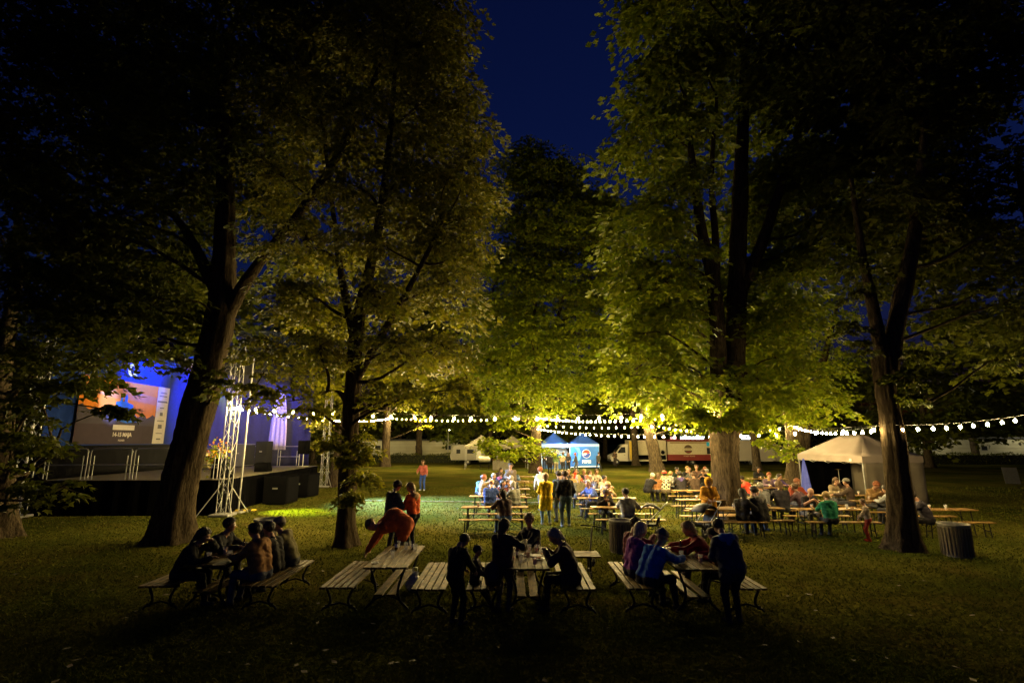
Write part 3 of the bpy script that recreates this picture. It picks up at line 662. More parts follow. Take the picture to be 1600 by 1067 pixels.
# hanging cloth on the far side
def stage_local(px, Yw):
    X = across(px, Yw, 4); v = Matrix.Rotation(-ST_R, 3, 'Z') @ (Vector((X, Yw, 0)) - Vector(ST_O)); return v.x, v.y
cl = curtain('stage_drape', (11.55, 1.9), (11.55, 3.0), 2.35, 5.9, mat('lilac_drape', (.42, .36, .62), .8, .12), None, .07, 18, (1.0, .45, 2.2))
cl.location = ST_O; cl.rotation_euler = (0, 0, ST_R)
tag(cl, 'lilac drape tied at its top hanging at the far side of the stage', 'drape')

# printed banner at the back of the stage
bn = thing('banner', 'large printed festival banner of an orange sunset hanging at the back of the stage', 'banner', ST_O, ST_R)
BX0, BX1, BZ0, BZ1, BY = 1.3, 7.6, 2.75, 5.75, 7.0
def flat_panel(name, poly, y, m, parent, th=.004):
    mb = MB(); n = len(poly)
    vs = [(p[0], y, p[1]) for p in poly] + [(p[0], y + th, p[1]) for p in poly]
    mb.add(vs, [tuple(range(n)), tuple(reversed(range(n, 2 * n)))] + [(i, n + i, n + (i + 1) % n, (i + 1) % n) for i in range(n)])
    return mb.build(name, m, parent)
def bx_(u): return BX0 + (BX1 - BX0) * u
def bz_(v): return BZ0 + (BZ1 - BZ0) * v
PR = lambda n, c: mat(n, c, .85, .12, 3, spec=0)
flat_panel('printed_sky', [(bx_(0), bz_(.42)), (bx_(.84), bz_(.42)), (bx_(.84), bz_(1)), (bx_(0), bz_(1))], BY, PR('print_orange', (.40, .13, .02)), bn)
flat_panel('printed_cloud', [(bx_(.02), bz_(.78)), (bx_(.3), bz_(.72)), (bx_(.6), bz_(.70)), (bx_(.84), bz_(.66)), (bx_(.84), bz_(.80)), (bx_(.5), bz_(.86)), (bx_(.2), bz_(.92)), (bx_(.02), bz_(.95))], BY - .004, PR('print_brown', (.32, .13, .05)), bn, .003)
tl = [(bx_(0), bz_(.30)), (bx_(.84), bz_(.30))]
tl += [(bx_(.84 - .84 * i / 24), bz_(.46 + .035 * math.sin(i * 1.7) + (.10 if i > 17 else 0) * math.sin((i - 17) / 7 * 1.5))) for i in range(25)]
flat_panel('printed_treeline', tl, BY - .008, PR('print_dark', (.045, .040, .05)), bn, .003)
flat_panel('printed_field', [(bx_(0), bz_(0)), (bx_(.84), bz_(0)), (bx_(.84), bz_(.42)), (bx_(0), bz_(.42))], BY, PR('print_field', (.035, .027, .034)), bn)
flat_panel('printed_truck', [(bx_(.36), bz_(.38)), (bx_(.36), bz_(.66)), (bx_(.40), bz_(.67)), (bx_(.405), bz_(.74)), (bx_(.415), bz_(.76)), (bx_(.425), bz_(.74)), (bx_(.43), bz_(.67)), (bx_(.445), bz_(.67)), (bx_(.45), bz_(.75)), (bx_(.465), bz_(.80)), (bx_(.48), bz_(.75)), (bx_(.48), bz_(.67)), (bx_(.55), bz_(.63)), (bx_(.56), bz_(.52)), (bx_(.62), bz_(.42)), (bx_(.62), bz_(.36)), (bx_(.5), bz_(.33))], BY - .014, PR('print_blue', (.02, .09, .42)), bn, .003)
flat_panel('sponsor_strip', [(bx_(.845), bz_(0)), (bx_(1), bz_(0)), (bx_(1), bz_(1)), (bx_(.845), bz_(1))], BY, PR('print_white', (.34, .32, .30)), bn)
def text_obj(s, size, m, parent, loc, rot, name='lettering', ext=.004, align='CENTER', bold=0.0):
    cu = bpy.data.curves.new('txt', 'FONT'); cu.body = s; cu.size = size; cu.extrude = ext; cu.align_x = align; cu.align_y = 'CENTER'; cu.offset = bold
    to = bpy.data.objects.new('txt', cu); COL.objects.link(to)
    me = bpy.data.meshes.new_from_object(to.evaluated_get(bpy.context.evaluated_depsgraph_get())); me.name = name
    bpy.data.objects.remove(to); bpy.data.curves.remove(cu)
    me.materials.clear(); me.materials.append(m)
    o = link(name, me, parent, loc, rot); return o
PW = PR('print_white', (.34, .32, .30))
TXR = (R(90), 0, 0)
text_obj('14-15 MAJA', .27, PW, bn, (bx_(.47), BY - .014, bz_(.145)), TXR, bold=.01)
text_obj('PLENER', .13, PW, bn, (bx_(.47), BY - .014, bz_(.055)), TXR)
flat_panel('title_block', [(bx_(.36), bz_(.22)), (bx_(.60), bz_(.22)), (bx_(.60), bz_(.30)), (bx_(.36), bz_(.30))], BY - .018, PW, bn, .003)
DK = PR('print_ink', (.08, .08, .09))
for i, v in enumerate((.90, .84, .74, .63, .52, .40, .30, .18, .08)):
    w = (.045, .055, .07, .03, .02, .05, .028, .045, .03)[i]; h = (.008, .008, .014, .008, .03, .007, .035, .007, .012)[i]
    flat_panel('sponsor_mark', [(bx_(.922 - w), bz_(v - h)), (bx_(.922 + w), bz_(v - h)), (bx_(.922 + w * .8), bz_(v + h)), (bx_(.922 - w), bz_(v + h))], BY - .006, DK, bn, .003)
# round emblem on the blue cloth above the banner
em = thing('emblem', 'white ring emblem with a small two on the blue cloth above the banner', 'logo', ST_O, ST_R)
rg = MB(); rg.tube([(4.4 + .24 * math.cos(a), 7.0, 6.35 + .26 * math.sin(a)) for a in [2 * math.pi * k / 24 for k in range(25)]], .055, 0, 6, False)
rg.build('ring', glow_mat('lit_emblem', (.75, .85, 1), 1.1), em); text_obj('2', .26, bpy.data.materials['lit_emblem'], em, (4.72, 7.0, 6.05), TXR, 'small_digit')
# railings along the near side
def barrier(label, a, b, z, h, group):
    a, b = Vector(a), Vector(b); d = b - a; L = d.length; ang = math.atan2(d.y, d.x)
    t = thing('crowd_barrier', label, 'barrier', (a.x, a.y, z), ang, group)
    f = MB(); rr = .10
    f.tube([(0, 0, .02), (0, 0, h - rr), (rr * .3, 0, h - rr * .3), (rr, 0, h), (L - rr, 0, h), (L - rr * .3, 0, h - rr * .3), (L, 0, h - rr), (L, 0, .02)], .024, 0, 8)
    f.build('frame', ALU, t)
    m_ = MB(); m_.tube([(.02, 0, h * .48), (L - .02, 0, h * .48)], .02, 0, 6); m_.build('rail', ALU, t)
    for x in (.15, L - .15):
        p = MB(); p.tube([(x, .0, .02), (x, .0, h * .78)], .018, 0, 6); p.build('post', ALU, t)
    return t
def stw(a, b):
    v = Matrix.Rotation(ST_R, 3, 'Z') @ Vector((a, b, 0)) + Vector(ST_O); return (v.x, v.y)
for k, nm in enumerate(('railing on the stage side closest to the leaning trunk', 'railing second along the stage side from the leaning trunk', 'railing third along the stage side, before the sunset banner', 'railing at the back end of the stage side, half in leaves')):
    barrier('tubular metal ' + nm, stw(.12, .25 + 1.72 * k), stw(.12, .25 + 1.72 * k + 1.6), DECK, 1.22, 'railings on the stage')
barrier('tubular metal railing before the dark cabinets at the far side', stw(11.2, 4.6), stw(11.2, 3.0), DECK, 1.2, 'railings on the stage')
barrier('tubular metal railing below the lilac drape', stw(11.2, 2.2), stw(11.2, .9), DECK, 1.2, 'railings on the stage')
# loudspeakers, wedge, cabinets
def cabinet(label, loc, rz, d, name='loudspeaker', top=None, cat='loudspeaker', group=None):
    t = thing(name, label, cat, loc, rz, group)
    b = MB(); b.box((0, 0, d[2] / 2 + .06), d, ch=.02); b.build('cabinet', top or CASE, t)
    g_ = MB(); g_.box((0, -d[1] / 2 - .012, d[2] / 2 + .06), (d[0] * .9, .02, d[2] * .9), ch=.004); g_.build('grille', mat('speaker_grille', (.006, .006, .007), .8, .3, bump=.6, bscale=200, spec=0), t)
    for sx in (-1, 1):
        h_ = MB(); h_.box((sx * (d[0] / 2 + .008), 0, d[2] * .62), (.02, d[1] * .22, .07), ch=.004); h_.build('handle', STEEL, t)
    for sx in (-1, 1):
        f_ = MB(); f_.box((sx * d[0] * .38, 0, .03), (.08, d[1] * .8, .06)); f_.build('skid', RUBBER, t)
    return t
s_a = stw(3.7, -1.0); s_b = stw(6.6, -1.05)
cabinet('black bass loudspeaker on the grass closest to the stage tower, lit yellow on top', (*s_a, 0), R(88), (1.25, 1.1, 1.2), 'bass_speaker', group='bass speakers before the stage')
cabinet('black bass loudspeaker standing beside the far stage tower', (*s_b, 0), R(84), (1.25, 1.1, 1.15), 'bass_speaker', group='bass speakers before the stage')
cabinet('slim black loudspeaker standing on the stage corner', (*stw(.7, .45), DECK), R(85), (.4, .4, .75), 'column_speaker')
cabinet('tall dark equipment cabinet at the far side of the stage', (*stw(10.6, 4.0), DECK), R(85), (1.2, .7, 1.3), 'equipment_cabinet', mat('grey_case', (.10, .10, .13), .6), 'cabinet')
cabinet('black equipment cabinet right beside the lilac drape', (*stw(10.8, 2.9), DECK), R(85), (.7, .7, 1.45), 'equipment_cabinet', None, 'cabinet')
ps = thing('pole_speaker', 'black loudspeaker raised on a pole before the far tower', 'loudspeaker', (*stw(10.6, .45), DECK), R(85))
b_ = MB(); b_.tube([(0, 0, 0), (0, 0, .8)], .03); b_.build('pole', STEEL, ps)
b_ = MB(); b_.box((0, 0, 1.15), (.55, .5, .8), ch=.02); b_.build('cabinet', CASE, ps)
b_ = MB(); b_.box((0, 0, .02), (.5, .5, .03)); b_.build('base', STEEL, ps)
def wedge(label, loc, rz):
    t = thing('floor_monitor', label, 'monitor', loc, rz)
    w = MB(); w.prism([(-.3, 0), (.3, 0), (.3, .12), (.02, .46), (-.3, .40)], 0, -.33, .33); w.build('cabinet', CASE, t)
    g_ = MB(); d = Vector((0, .02 - .3, .46 - .12)); mid = Vector((0, .17, .30)); rot = Matrix.Rotation(math.atan2(.34, -.28) - math.pi / 2 - math.pi / 2, 3, 'X')
    g_.box(mid, (.56, .40, .012), rot=Matrix.Rotation(-math.atan2(.34, .28), 3, 'X')); g_.build('grille', mat('speaker_grille', (.02, .02, .022)), t)
    return t
wedge('wedge floor monitor on the stage edge lit yellow green', (*stw(5.6, .7), DECK), R(5))
wedge('wedge floor monitor at the stage corner beside the slim loudspeaker', (*stw(1.25, .6), DECK), R(5))
# drum kit
dk = thing('drum_kit', 'drum kit with cymbals toward the back of the stage', 'drum kit', (*stw(7.6, 4.6), DECK), R(95))
CHR = mat('drum_shell', (.35, .30, .12), .3, .2, metal=.4)
def drum(nm, c, r, h, rot=None):
    mb = MB(); mb.lathe([(r, -h / 2), (r * 1.02, -h / 2 + .02), (r, -h / 2 + .03), (r, h / 2 - .03), (r * 1.02, h / 2 - .02), (r, h / 2)], n=16)
    o = mb.build(nm, CHR, dk); o.location = c
    if rot: o.rotation_euler = rot
drum('bass_drum', (0, 0, .36), .30, .4, (R(90), 0, 0)); drum('tom', (-.2, -.05, .82), .15, .2); drum('tom', (.2, -.05, .82), .15, .2); drum('floor_tom', (.6, .3, .4), .2, .4); drum('snare', (-.45, .35, .6), .18, .14)
for c in ((-.7, -.1, 1.25), (.75, -.1, 1.3), (-.85, .4, 1.0)):
    mb = MB(); mb.lathe([(.22, -.01), (.05, .015), (.01, .03)], c, 0, 16); mb.tube([(c[0], c[1], 0), c], .012, 1, 6); mb.build('cymbal', [mat('brass', (.6, .42, .12), .25, metal=.9), STEEL], dk)
# flowers in a pot by the stage corner
def flower_pot(label, loc):
    t = thing('flower_arrangement', label, 'flowers', loc)
    mb = MB(); mb.lathe([(.14, 0), (.2, .35), (.22, .36), (.2, .38)], n=14); mb.build('pot', mat('grey_pot', (.2, .2, .2)), t)
    rng = np.random.default_rng(5); n = 260; P = rng.normal(0, .22, (n, 3)) * np.array([1, 1, 1.2]) + np.array([0, 0, .8])
    c = link('greenery', leaves_mesh('greenery', P, rng.normal(0, 1, (n, 3)), rng.normal(0, 1, (n, 3)), rng.uniform(.10, .2, n), LEAF_B, False), t); c['kind'] = 'stuff'
    n = 120; P = rng.normal(0, .25, (n, 3)) + np.array([0, 0, .95])
    c = link('blossom', leaves_mesh('blossom', P, rng.normal(0, 1, (n, 3)), rng.normal(0, 1, (n, 3)), rng.uniform(.08, .15, n), mat('orange_petal', (.75, .28, .02), .6, .4), False), t); c['kind'] = 'stuff'
flower_pot('orange and yellow flowers in a pot behind the front stage tower', (*stw(1.9, 1.2), DECK))

# stage lamps: each a can on the roof truss with its own light
def par_can(label, loc, aim, col, power, size, blend=.4, glow=6.0, radius=.06):
    """loc/aim in stage coordinates"""
    lw = Vector((*stw(loc[0], loc[1]), loc[2])); aw = Vector(aim)
    d = (aw - lw).normalized(); q = d.to_track_quat('-Z', 'Y')
    t = thing('stage_lamp', label, 'stage lamp', lw, 0, 'stage lamps on the roof truss'); t.rotation_mode = 'QUATERNION'; t.rotation_quaternion = q
    mb = MB(); mb.lathe([(.06, .22), (.09, .18), (.10, -.10), (.12, -.12)], n=12); mb.lathe([(.095, -.05), (.001, -.049)], n=12, m=1)
    mb.build('can', CASE, t)
    ln_ = MB(); ln_.lathe([(.001, -.105), (.10, -.10)], n=12); ln_.build('lens', glow_mat('lamp_lens', col, glow), t)
    yk = MB(); yk.tube([(-.13, 0, 0), (-.13, 0, .26), (.13, 0, .26), (.13, 0, 0)], .012, 0, 5); yk.build('yoke', STEEL, t)
    ld = bpy.data.lights.new('lamp', 'SPOT'); ld.color = col; ld.energy = power; ld.spot_size = R(size); ld.spot_blend = blend; ld.shadow_soft_size = radius
    lo_ = bpy.data.objects.new('lamp_beam', ld); COL.objects.link(lo_); lo_.parent = t; lo_.location = (0, 0, -.16)
def w3(a, b, z): return (*stw(a, b), z)
BLUE = (.0, .07, 1.0)
par_can('blue stage lamp over the banner', (1.9, 4.4, 6.75), w3(3.1, 7.0, 4.7), (.16, .28, 1.0), 5200, 26, .8, 90)
par_can('blue stage lamp at the middle of the roof', (5.2, 5.0, 6.8), w3(5.4, 7.1, 6.3), BLUE, 3000, 95, .7, 30)
par_can('blue stage lamp above the drums', (8.0, 4.2, 6.8), w3(10.5, 7.1, 5.0), BLUE, 2200, 90, .7, 30)
par_can('blue stage lamp pointing up into the roof', (3.0, 3.5, 6.5), w3(4.0, 3.6, 9.0), BLUE, 3500, 120, .8, 30)
par_can('violet stage lamp washing the far wall', (9.3, 2.6, 6.7), w3(12.1, 3.2, 4.0), (.10, .12, 1.0), 1100, 95, .7, 30)
par_can('white stage lamp lighting the banner', (2.8, 2.4, 6.8), w3(4.4, 7.0, 4.2), (1.0, .70, .6), 35, 70, .7, 12)
par_can('yellow green stage lamp above the front tower', (2.4, 2.8, 6.7), (*survey(462, 800), 0), (.75, 1.0, .05), 45000, 19, 1.0, 40)
par_can('cold white stage lamp pointed out at the lawn', (6.5, .2, 6.7), (*survey(672, 790), 0), (.33, .58, 1.0), 95000, 50, 1.0, 25)
par_can('amber stage lamp above the stage corner', (1.6, .9, 6.8), w3(2.6, .9, 1.4), (1.0, .72, .12), 500, 46, .5, 20)
# ratchet strap pole beside the tower
mp_ = thing('mast', 'thin steel mast standing just right of the front stage tower', 'mast', (across(372, 21.9, 0), 21.9, 0))
b_ = MB(); b_.tube([(0, 0, 0), (.02, 0, 3), (.03, 0, 6.6)], .035, 0, 8); b_.build('pole', STEEL, mp_)
b_ = MB(); b_.box((0, 0, .03), (.4, .4, .05), ch=.01); b_.build('foot', STEEL, mp_)
# striped cable guard on the grass
cg = thing('cable_guard', 'black and yellow cable guard lying before the stage tower', 'cable guard', (*survey(384, 798), 0), R(8))
for k in range(5):
    b_ = MB(); b_.prism([(-.12, 0.01), (.12, 0.01), (.06, .06), (-.06, .06)], 0, k * .16 - .4, k * .16 - .245); b_.build('segment', [mat('hazard_yellow', (.6, .42, .02), .6), RUBBER][k % 2], cg)
# drifting stage smoke
sm = MB(); sm.box((6.3, 3.6, 4.3), (11.0, 6.6, 5.4)); so = sm.build('stage_smoke', [])
so.location = ST_O; so.rotation_euler = (0, 0, ST_R)
vm = bpy.data.materials.new('smoke'); vm.use_nodes = True; nt_ = vm.node_tree; nt_.nodes.remove(nt_.nodes['Principled BSDF'])
pv = nt_.nodes.new('ShaderNodeVolumePrincipled'); pv.inputs['Density'].default_value = .005; pv.inputs['Color'].default_value = (.9, .9, .95, 1)
nt_.links.new(pv.outputs[0], nt_.nodes['Material Output'].inputs['Volume']); so.data.materials.append(vm)
tag(so, 'thin smoke hanging under the stage roof', 'smoke', kind='stuff')

# ---------------------------------------------------------------- picnic tables and benches in front
def iron_end(w, h, foot):
    """cast iron end frame seen from the end: two bowed legs"""
    legs = []
    for s in (-1, 1):
        legs.append([(s * w * .40, h), (s * w * .34, h * .80), (s * w * .27, h * .58), (s * w * .25, h * .40), (s * w * .32, h * .20), (s * w * .44, .06), (s * foot, .015)])
    arch = [(-w * .40, .10), (-w * .26, h * .26), (0, h * .36), (w * .26, h * .26), (w * .40, .10)]
    return legs, arch
def slatted(name, label, cat, X, Y, w, L, h, nslat, shelf=False, group=None, rz=0.0):
    t = thing(name, label, cat, (X, Y + L / 2, 0), rz, group)
    sw = w / nslat
    sl = MB(); sl.box((0, 0, 0), (sw * (.80 if not shelf else .93), L, .034), ch=.005); SL = sl.mesh('slat', [WOOD])
    for i in range(nslat):
        link('slat', SL, t, (-w / 2 + sw * (i + .5), RNG.uniform(-.006, .006), h - .017 + RNG.uniform(-.002, .002)), (0, 0, RNG.uniform(-.003, .003)))
    legs, arch = iron_end(w, h - .05, w * .5)
    for y in (-L / 2 + .22, L / 2 - .22):
        for lg in legs:
            mb = MB(); mb.tube([(p[0], y, p[1]) for p in lg], [.019, .021, .023, .024, .023, .021, .019], 0, 7); mb.build('leg', IRON, t)
        mb = MB(); mb.tube([(p[0], y, p[1]) for p in arch], .016, 0, 6); mb.build('leg_arch', IRON, t)
        mb = MB(); mb.box((0, y, h - .055), (w * .94, .05, .04)); mb.build('cross_bar', IRON, t)
    if shelf:
        for x in (-.11, .11):
            mb = MB(); mb.box((x, 0, .29), (.15, L * .96, .03), ch=.005); mb.build('shelf_plank', WOOD, t)
    return t
NT = dict(w=.76, L=1.88, h=.75, nslat=6, shelf=True); NB = dict(w=.60, L=1.95, h=.45, nslat=5)
TG, BG = 'slatted picnic tables in front', 'slatted benches in front'
slatted('picnic_table', 'slatted picnic table below the leaning maple with five dark figures round it', 'table', -5.42, 9.6, group=TG, **NT)
slatted('picnic_table', 'slatted picnic table with nobody seated, cups and a dark bottle at one end', 'table', -2.2, 9.45, group=TG, **NT)
slatted('picnic_table', 'slatted picnic table crowded with beer cups and plates', 'table', .27, 9.35, group=TG, **NT)
slatted('picnic_table', 'slatted picnic table between the blue fleece man and the red coat woman', 'table', 3.2, 9.3, group=TG, **NT)
for X, Y, lb in ((-6.15, 9.45, 'under the dark woman and man beside the leaning maple'), (-4.42, 9.45, 'under the brown hoodie man'), (-3.0, 9.37, 'empty, left beside the unoccupied table'), (-1.42, 9.25, 'empty, behind the boy in black'), (-.48, 9.25, 'carrying the small child and the backpack'), (1.13, 9.25, 'under the blond woman in the dark coat'), (2.26, 9.3, 'under the purple jacket and the blue fleece'), (4.04, 9.3, 'beside the standing figure in the blue hood')):
    slatted('picnic_bench', 'slatted wooden bench ' + lb, 'bench', X, Y, group=BG, **NB)
slatted('picnic_bench', 'slatted wooden bench set crosswise at the end of the crowded table', 'bench', .95, 11.05, group=BG, rz=R(90), **NB)

# ---------------------------------------------------------------- folding beer tables and benches
def folding(kind):
    L, w, h = (2.2, .5, .77) if kind == 'beer_table' else (2.2, .25, .47)
    t = thing(kind, '', 'table' if kind == 'beer_table' else 'bench')
    if kind == 'beer_table':
        for s in (-1, 1):
            mb = MB(); mb.box((0, s * .124, h - .014), (L, .245, .028), ch=.005); mb.build('top_plank', PINE, t)
    else:
        mb = MB(); mb.box((0, 0, h - .014), (L, w, .028), ch=.005); mb.build('seat_plank', PINE, t)
    for s in (-1, 1):
        x = s * (L / 2 - .22)
        for q in (-1, 1):
            mb = MB(); mb.tube([(x, q * w * .38, h - .03), (x + s * .03, q * w * .44, .01)], .016, 0, 6); mb.build('leg', IRON, t)
        mb = MB(); mb.box((x + s * .015, 0, h * .45), (.02, w * .8, .03)); mb.build('cross_bar', IRON, t)
        mb = MB(); mb.tube([(x, 0, h * .45), (x - s * .38, 0, h - .03)], .009, 0, 5); mb.build('brace', IRON, t)
    return t
BT, BBN = folding('beer_table'), folding('beer_bench'); used_f = {}
def place(proto, X, Y, rz, label, group):
    o = proto if proto.name not in used_f else copy_tree(proto)
    used_f[proto.name] = 1; o.location = (X, Y, 0); o.rotation_euler = (0, 0, rz); o['label'] = label; o['group'] = group
    return o
TABLES = {}
def beer_set(key, pl, py, who, rot=0.0, near=True, far=True, dx=0.0):
    _, Y = survey(pl, py, .77); X = across(pl, Y, .77) + 1.1 + dx; Yc = Y + .25
    TABLES[key] = (X, Yc, rot)
    place(BT, X, Yc, rot, 'pine beer table ' + who, 'folding beer tables')
    c, s = math.cos(rot), math.sin(rot)
    for sg, on, w in ((-1, near, 'on the picnic side of the table ' + who), (1, far, 'on the van side of the table ' + who)):
        if on: place(BBN, X - s * sg * .66 + RNG.uniform(-.05, .05), Yc + c * sg * .66, rot + RNG.uniform(-.02, .02), 'pine bench ' + w, 'folding beer benches')
beer_set('m1', 720, 793, 'with the dark haired woman')
beer_set('m2', 733, 775.5, 'in front of the navy jacket man')
beer_set('m3', 752, 764, 'with the beige and grey group')
beer_set('m4', 762, 752, 'of the girl in pink')
beer_set('m5', 792, 744.5, 'empty beside the grey shirt')
beer_set('r2', 926, 793, 'with the girl in yellow sleeves')
beer_set('r1', 904, 778.5, 'with the blue quilted jacket man')
beer_set('r3', 880, 765, 'with the olive jacket back turned')
beer_set('r4', 876, 754, 'with the red jacket drinker')
beer_set('c3', 1078, 796, 'closest to the mustard coat')
beer_set('c2', 1062, 781, 'empty, second from the mustard coat')
beer_set('c1', 1054, 766.5, 'empty, behind the plaid shirt')
beer_set('c0', 1018, 757, 'with the plaid shirt and red cap')
beer_set('c5', 1060, 749, 'with the big man in dark grey')
beer_set('q1', 1247, 796, 'with the green jacket child')
beer_set('q2', 1340, 783, 'with the bearded man')
beer_set('q3', 1282, 774, 'in front of the beige tent opening')
beer_set('q4', 1420, 796.5, 'right of the slim forked maple')
beer_set('q7', 1190, 781, 'with the red brown jumper man')
beer_set('q8', 1120, 794, 'with the padded vest')
beer_set('q6', 1150, 762, 'with the bright red jacket')
beer_set('q5', 1172, 748, 'with the lone dark figure')

# ---------------------------------------------------------------- cups, bottles, plates
def clear_mat(name, col, alpha):
    m = bpy.data.materials.new(name); m.use_nodes = True; nt = m.node_tree; b = nt.nodes['Principled BSDF']
    b.inputs['Base Color'].default_value = (*col, 1); b.inputs['Roughness'].default_value = .15; b.inputs['Alpha'].default_value = alpha
    return m
PLAST = clear_mat('clear_plastic', (.85, .85, .82), .28)
BEER = clear_mat('amber_beer', (.60, .22, .03), .85); CIDER = clear_mat('red_drink', (.62, .08, .02), .85)
cupm = MB(); cupm.lathe([(.028, .002), (.030, .01), (.041, .135), (.044, .138), (.042, .142), (.040, .136), (.029, .012)], n=14); CUP = cupm.mesh('cup', [PLAST])
FILL = {}
for nm, mm, hh in (('beer', BEER, .10), ('red', CIDER, .075), ('low', BEER, .03)):
    f = MB(); r1 = .029 + .011 * hh / .135; f.lathe([(.0275, .012), (r1 - .001, hh), (.002, hh + .001)], n=12); FILL[nm] = f.mesh('drink', [mm])
bot = MB(); bot.lathe([(.030, 0), (.032, .02), (.032, .15), (.014, .19), (.013, .235), (.015, .24), (.013, .25)], n=12); BOT = bot.mesh('glass', [mat('brown_glass', (.03, .015, .006), .1, 0, spec=.6)])
lab = MB(); lab.lathe([(.0328, .05), (.0328, .11)], n=12); LABEL = lab.mesh('paper_label', [WHITE])
pl = MB(); pl.lathe([(.06, .004), (.085, .008), (.11, .018), (.108, .022), (.07, .012), (.002, .011)], n=18); PLATE = pl.mesh('dish', [WHITE])
FOOD = mat('grilled_food', (.30, .12, .04), .7, .4, 30)
def cup(x, y, z, fill, label, group=None):
    t = thing('beer_cup', label, 'cup', (x, y, z), RNG.random() * 6, group); link('cup', CUP, t)
    if fill: link('drink', FILL[fill], t)
def bottle(x, y, z, label):
    t = thing('bottle', label, 'bottle', (x, y, z)); link('glass', BOT, t); link('paper_label', LABEL, t)
def plate(x, y, z, label, food=True):
    t = thing('plate', label, 'plate', (x, y, z)); link('dish', PLATE, t)
    if food:
        f = MB()
        for k in range(3): f.tube([(-.05 + .03 * k, -.04, .025), (-.03 + .03 * k, .0, .035), (-.04 + .035 * k, .05, .025)], [.012, .016, .012], 0, 6)
        f.build('sausages', FOOD, t)['kind'] = 'stuff'
Z1 = .752
for x, y, f, l in ((-2.32, 11.05, None, 'empty clear cup at the back of the unoccupied table'), (-2.05, 11.02, 'low', 'clear cup with dregs beside the dark bottle'), (-2.22, 10.1, None, 'lone clear cup in the middle of the unoccupied table'), (-1.92, 10.75, None, 'clear cup at the edge of the unoccupied table'), (-2.12, 10.85, None, 'squat clear cup among the cups on the unoccupied table')):
    cup(x, y, Z1, f, l, 'cups on the unoccupied table')
bottle(-2.0, 10.9, Z1, 'dark brown beer bottle standing on the unoccupied table'); bottle(-2.33, 10.9, Z1, 'brown bottle with pale label behind the cups on the unoccupied table')
for x, y, f, l in ((.02, 9.95, 'red', 'cup of dark amber beer closest to the long haired woman'), (.0, 10.25, 'low', 'nearly empty cup by the long haired woman’s hand'), (.12, 10.55, 'beer', 'cup of beer at the left of the back row on the crowded table'), (.34, 10.7, 'low', 'tall clear cup in the back row of the crowded table'), (.48, 10.65, 'red', 'cup of red drink in the back row of the crowded table'), (.58, 10.45, 'low', 'clear cup by the blond woman’s arm'), (.3, 10.15, 'beer', 'cup of pale beer in the middle of the crowded table'), (-.05, 10.6, None, 'empty cup at the far left corner of the crowded table')):
    cup(x, y, Z1, f, l, 'cups on the crowded table')
plate(.28, 10.42, Z1, 'white plate of food amid the cups on the crowded table'); plate(.5, 10.05, Z1, 'white plate before the blond woman in the dark coat'); plate(.45, 10.3, Z1, 'small white plate behind the pale beer', False)
for x, y, f, l in ((3.38, 9.75, 'beer', 'tall cup of amber beer before the standing blue hood'), (2.95, 10.3, 'red', 'cup of red drink beside the blue fleece man'), (3.15, 10.1, None, 'empty clear cup in the middle of the fleece man’s table')):
    cup(x, y, Z1, f, l, 'cups on the table of the blue fleece man')
plate(3.05, 10.95, Z1, 'white plate at the far end of the blue fleece man’s table', False)
for x, y, f, l in ((-5.25, 10.1, None, 'clear cup before the brown hoodie man'), (-5.5, 10.4, 'beer', 'dark cup between the figures below the leaning maple'), (-5.55, 9.95, 'low', 'low cup beside the dark woman’s elbow')):
    cup(x, y, Z1, f, l, 'cups below the leaning maple')
for x, y, f, l in ((.4, 9.6, 'beer', 'cup of beer at the camera corner of the crowded table'), (.16, 9.75, None, 'tipped off centre clear cup beside the dark amber beer')):
    cup(x, y, Z1, f, l.replace('camera corner', 'outer corner'), 'cups on the crowded table')
for x, y, l in ((.52, 10.85, 'brown beer bottle at the far end of the crowded table'), (.1, 10.2, 'brown beer bottle in the middle of the crowded table'), (3.3, 10.6, 'brown beer bottle on the blue fleece man’s table'), (-5.3, 10.7, 'brown beer bottle on the table below the leaning maple')): bottle(x, y, Z1, l)
NAP = mat('paper_napkin', (.55, .53, .48), .9, .1)
for x, y, a, l in ((-2.45, 9.75, .4, 'crumpled paper napkin on the unoccupied table'), (.2, 9.9, 1.2, 'crumpled paper napkin on the crowded table'), (3.0, 9.7, .9, 'crumpled paper napkin on the blue fleece man’s table')):
    t_ = MB(); rg_ = np.random.default_rng(int(abs(x) * 100)); vs = [(-.06 + .03 * i, -.06 + .03 * k, .004 + .022 * rg_.random()) for i in range(5) for k in range(5)]
    t_.add(vs, [(i * 5 + k, i * 5 + k + 1, i * 5 + k + 6, i * 5 + k + 5) for i in range(4) for k in range(4)]); o = t_.build('napkin', NAP, None, (x, y, Z1), (0, 0, a)); tag(o, l, 'napkin')
CUPS_ON = {'m1': (3, 'the dark haired woman'), 'm2': (3, 'the navy jacket man'), 'm3': (4, 'the beige group'), 'm4': (3, 'the girl in pink'), 'r2': (4, 'the girl in yellow sleeves'), 'r1': (4, 'the quilted jacket man'), 'r3': (4, 'the olive jacket'), 'r4': (3, 'the red jacket drinker'), 'c2': (3, 'the second table from the mustard coat'), 'c3': (2, 'the mustard coat'), 'c0': (4, 'the plaid shirt'), 'c5': (4, 'the big man in dark grey'), 'q1': (4, 'the green jacket child'), 'q2': (3, 'the bearded man'), 'q3': (3, 'the beige tent opening'), 'q7': (3, 'the red brown jumper man'), 'q6': (3, 'the bright red jacket'), 'q5': (2, 'the lone dark figure'), 'q4': (2, 'the leaning figure by the slim maple')}
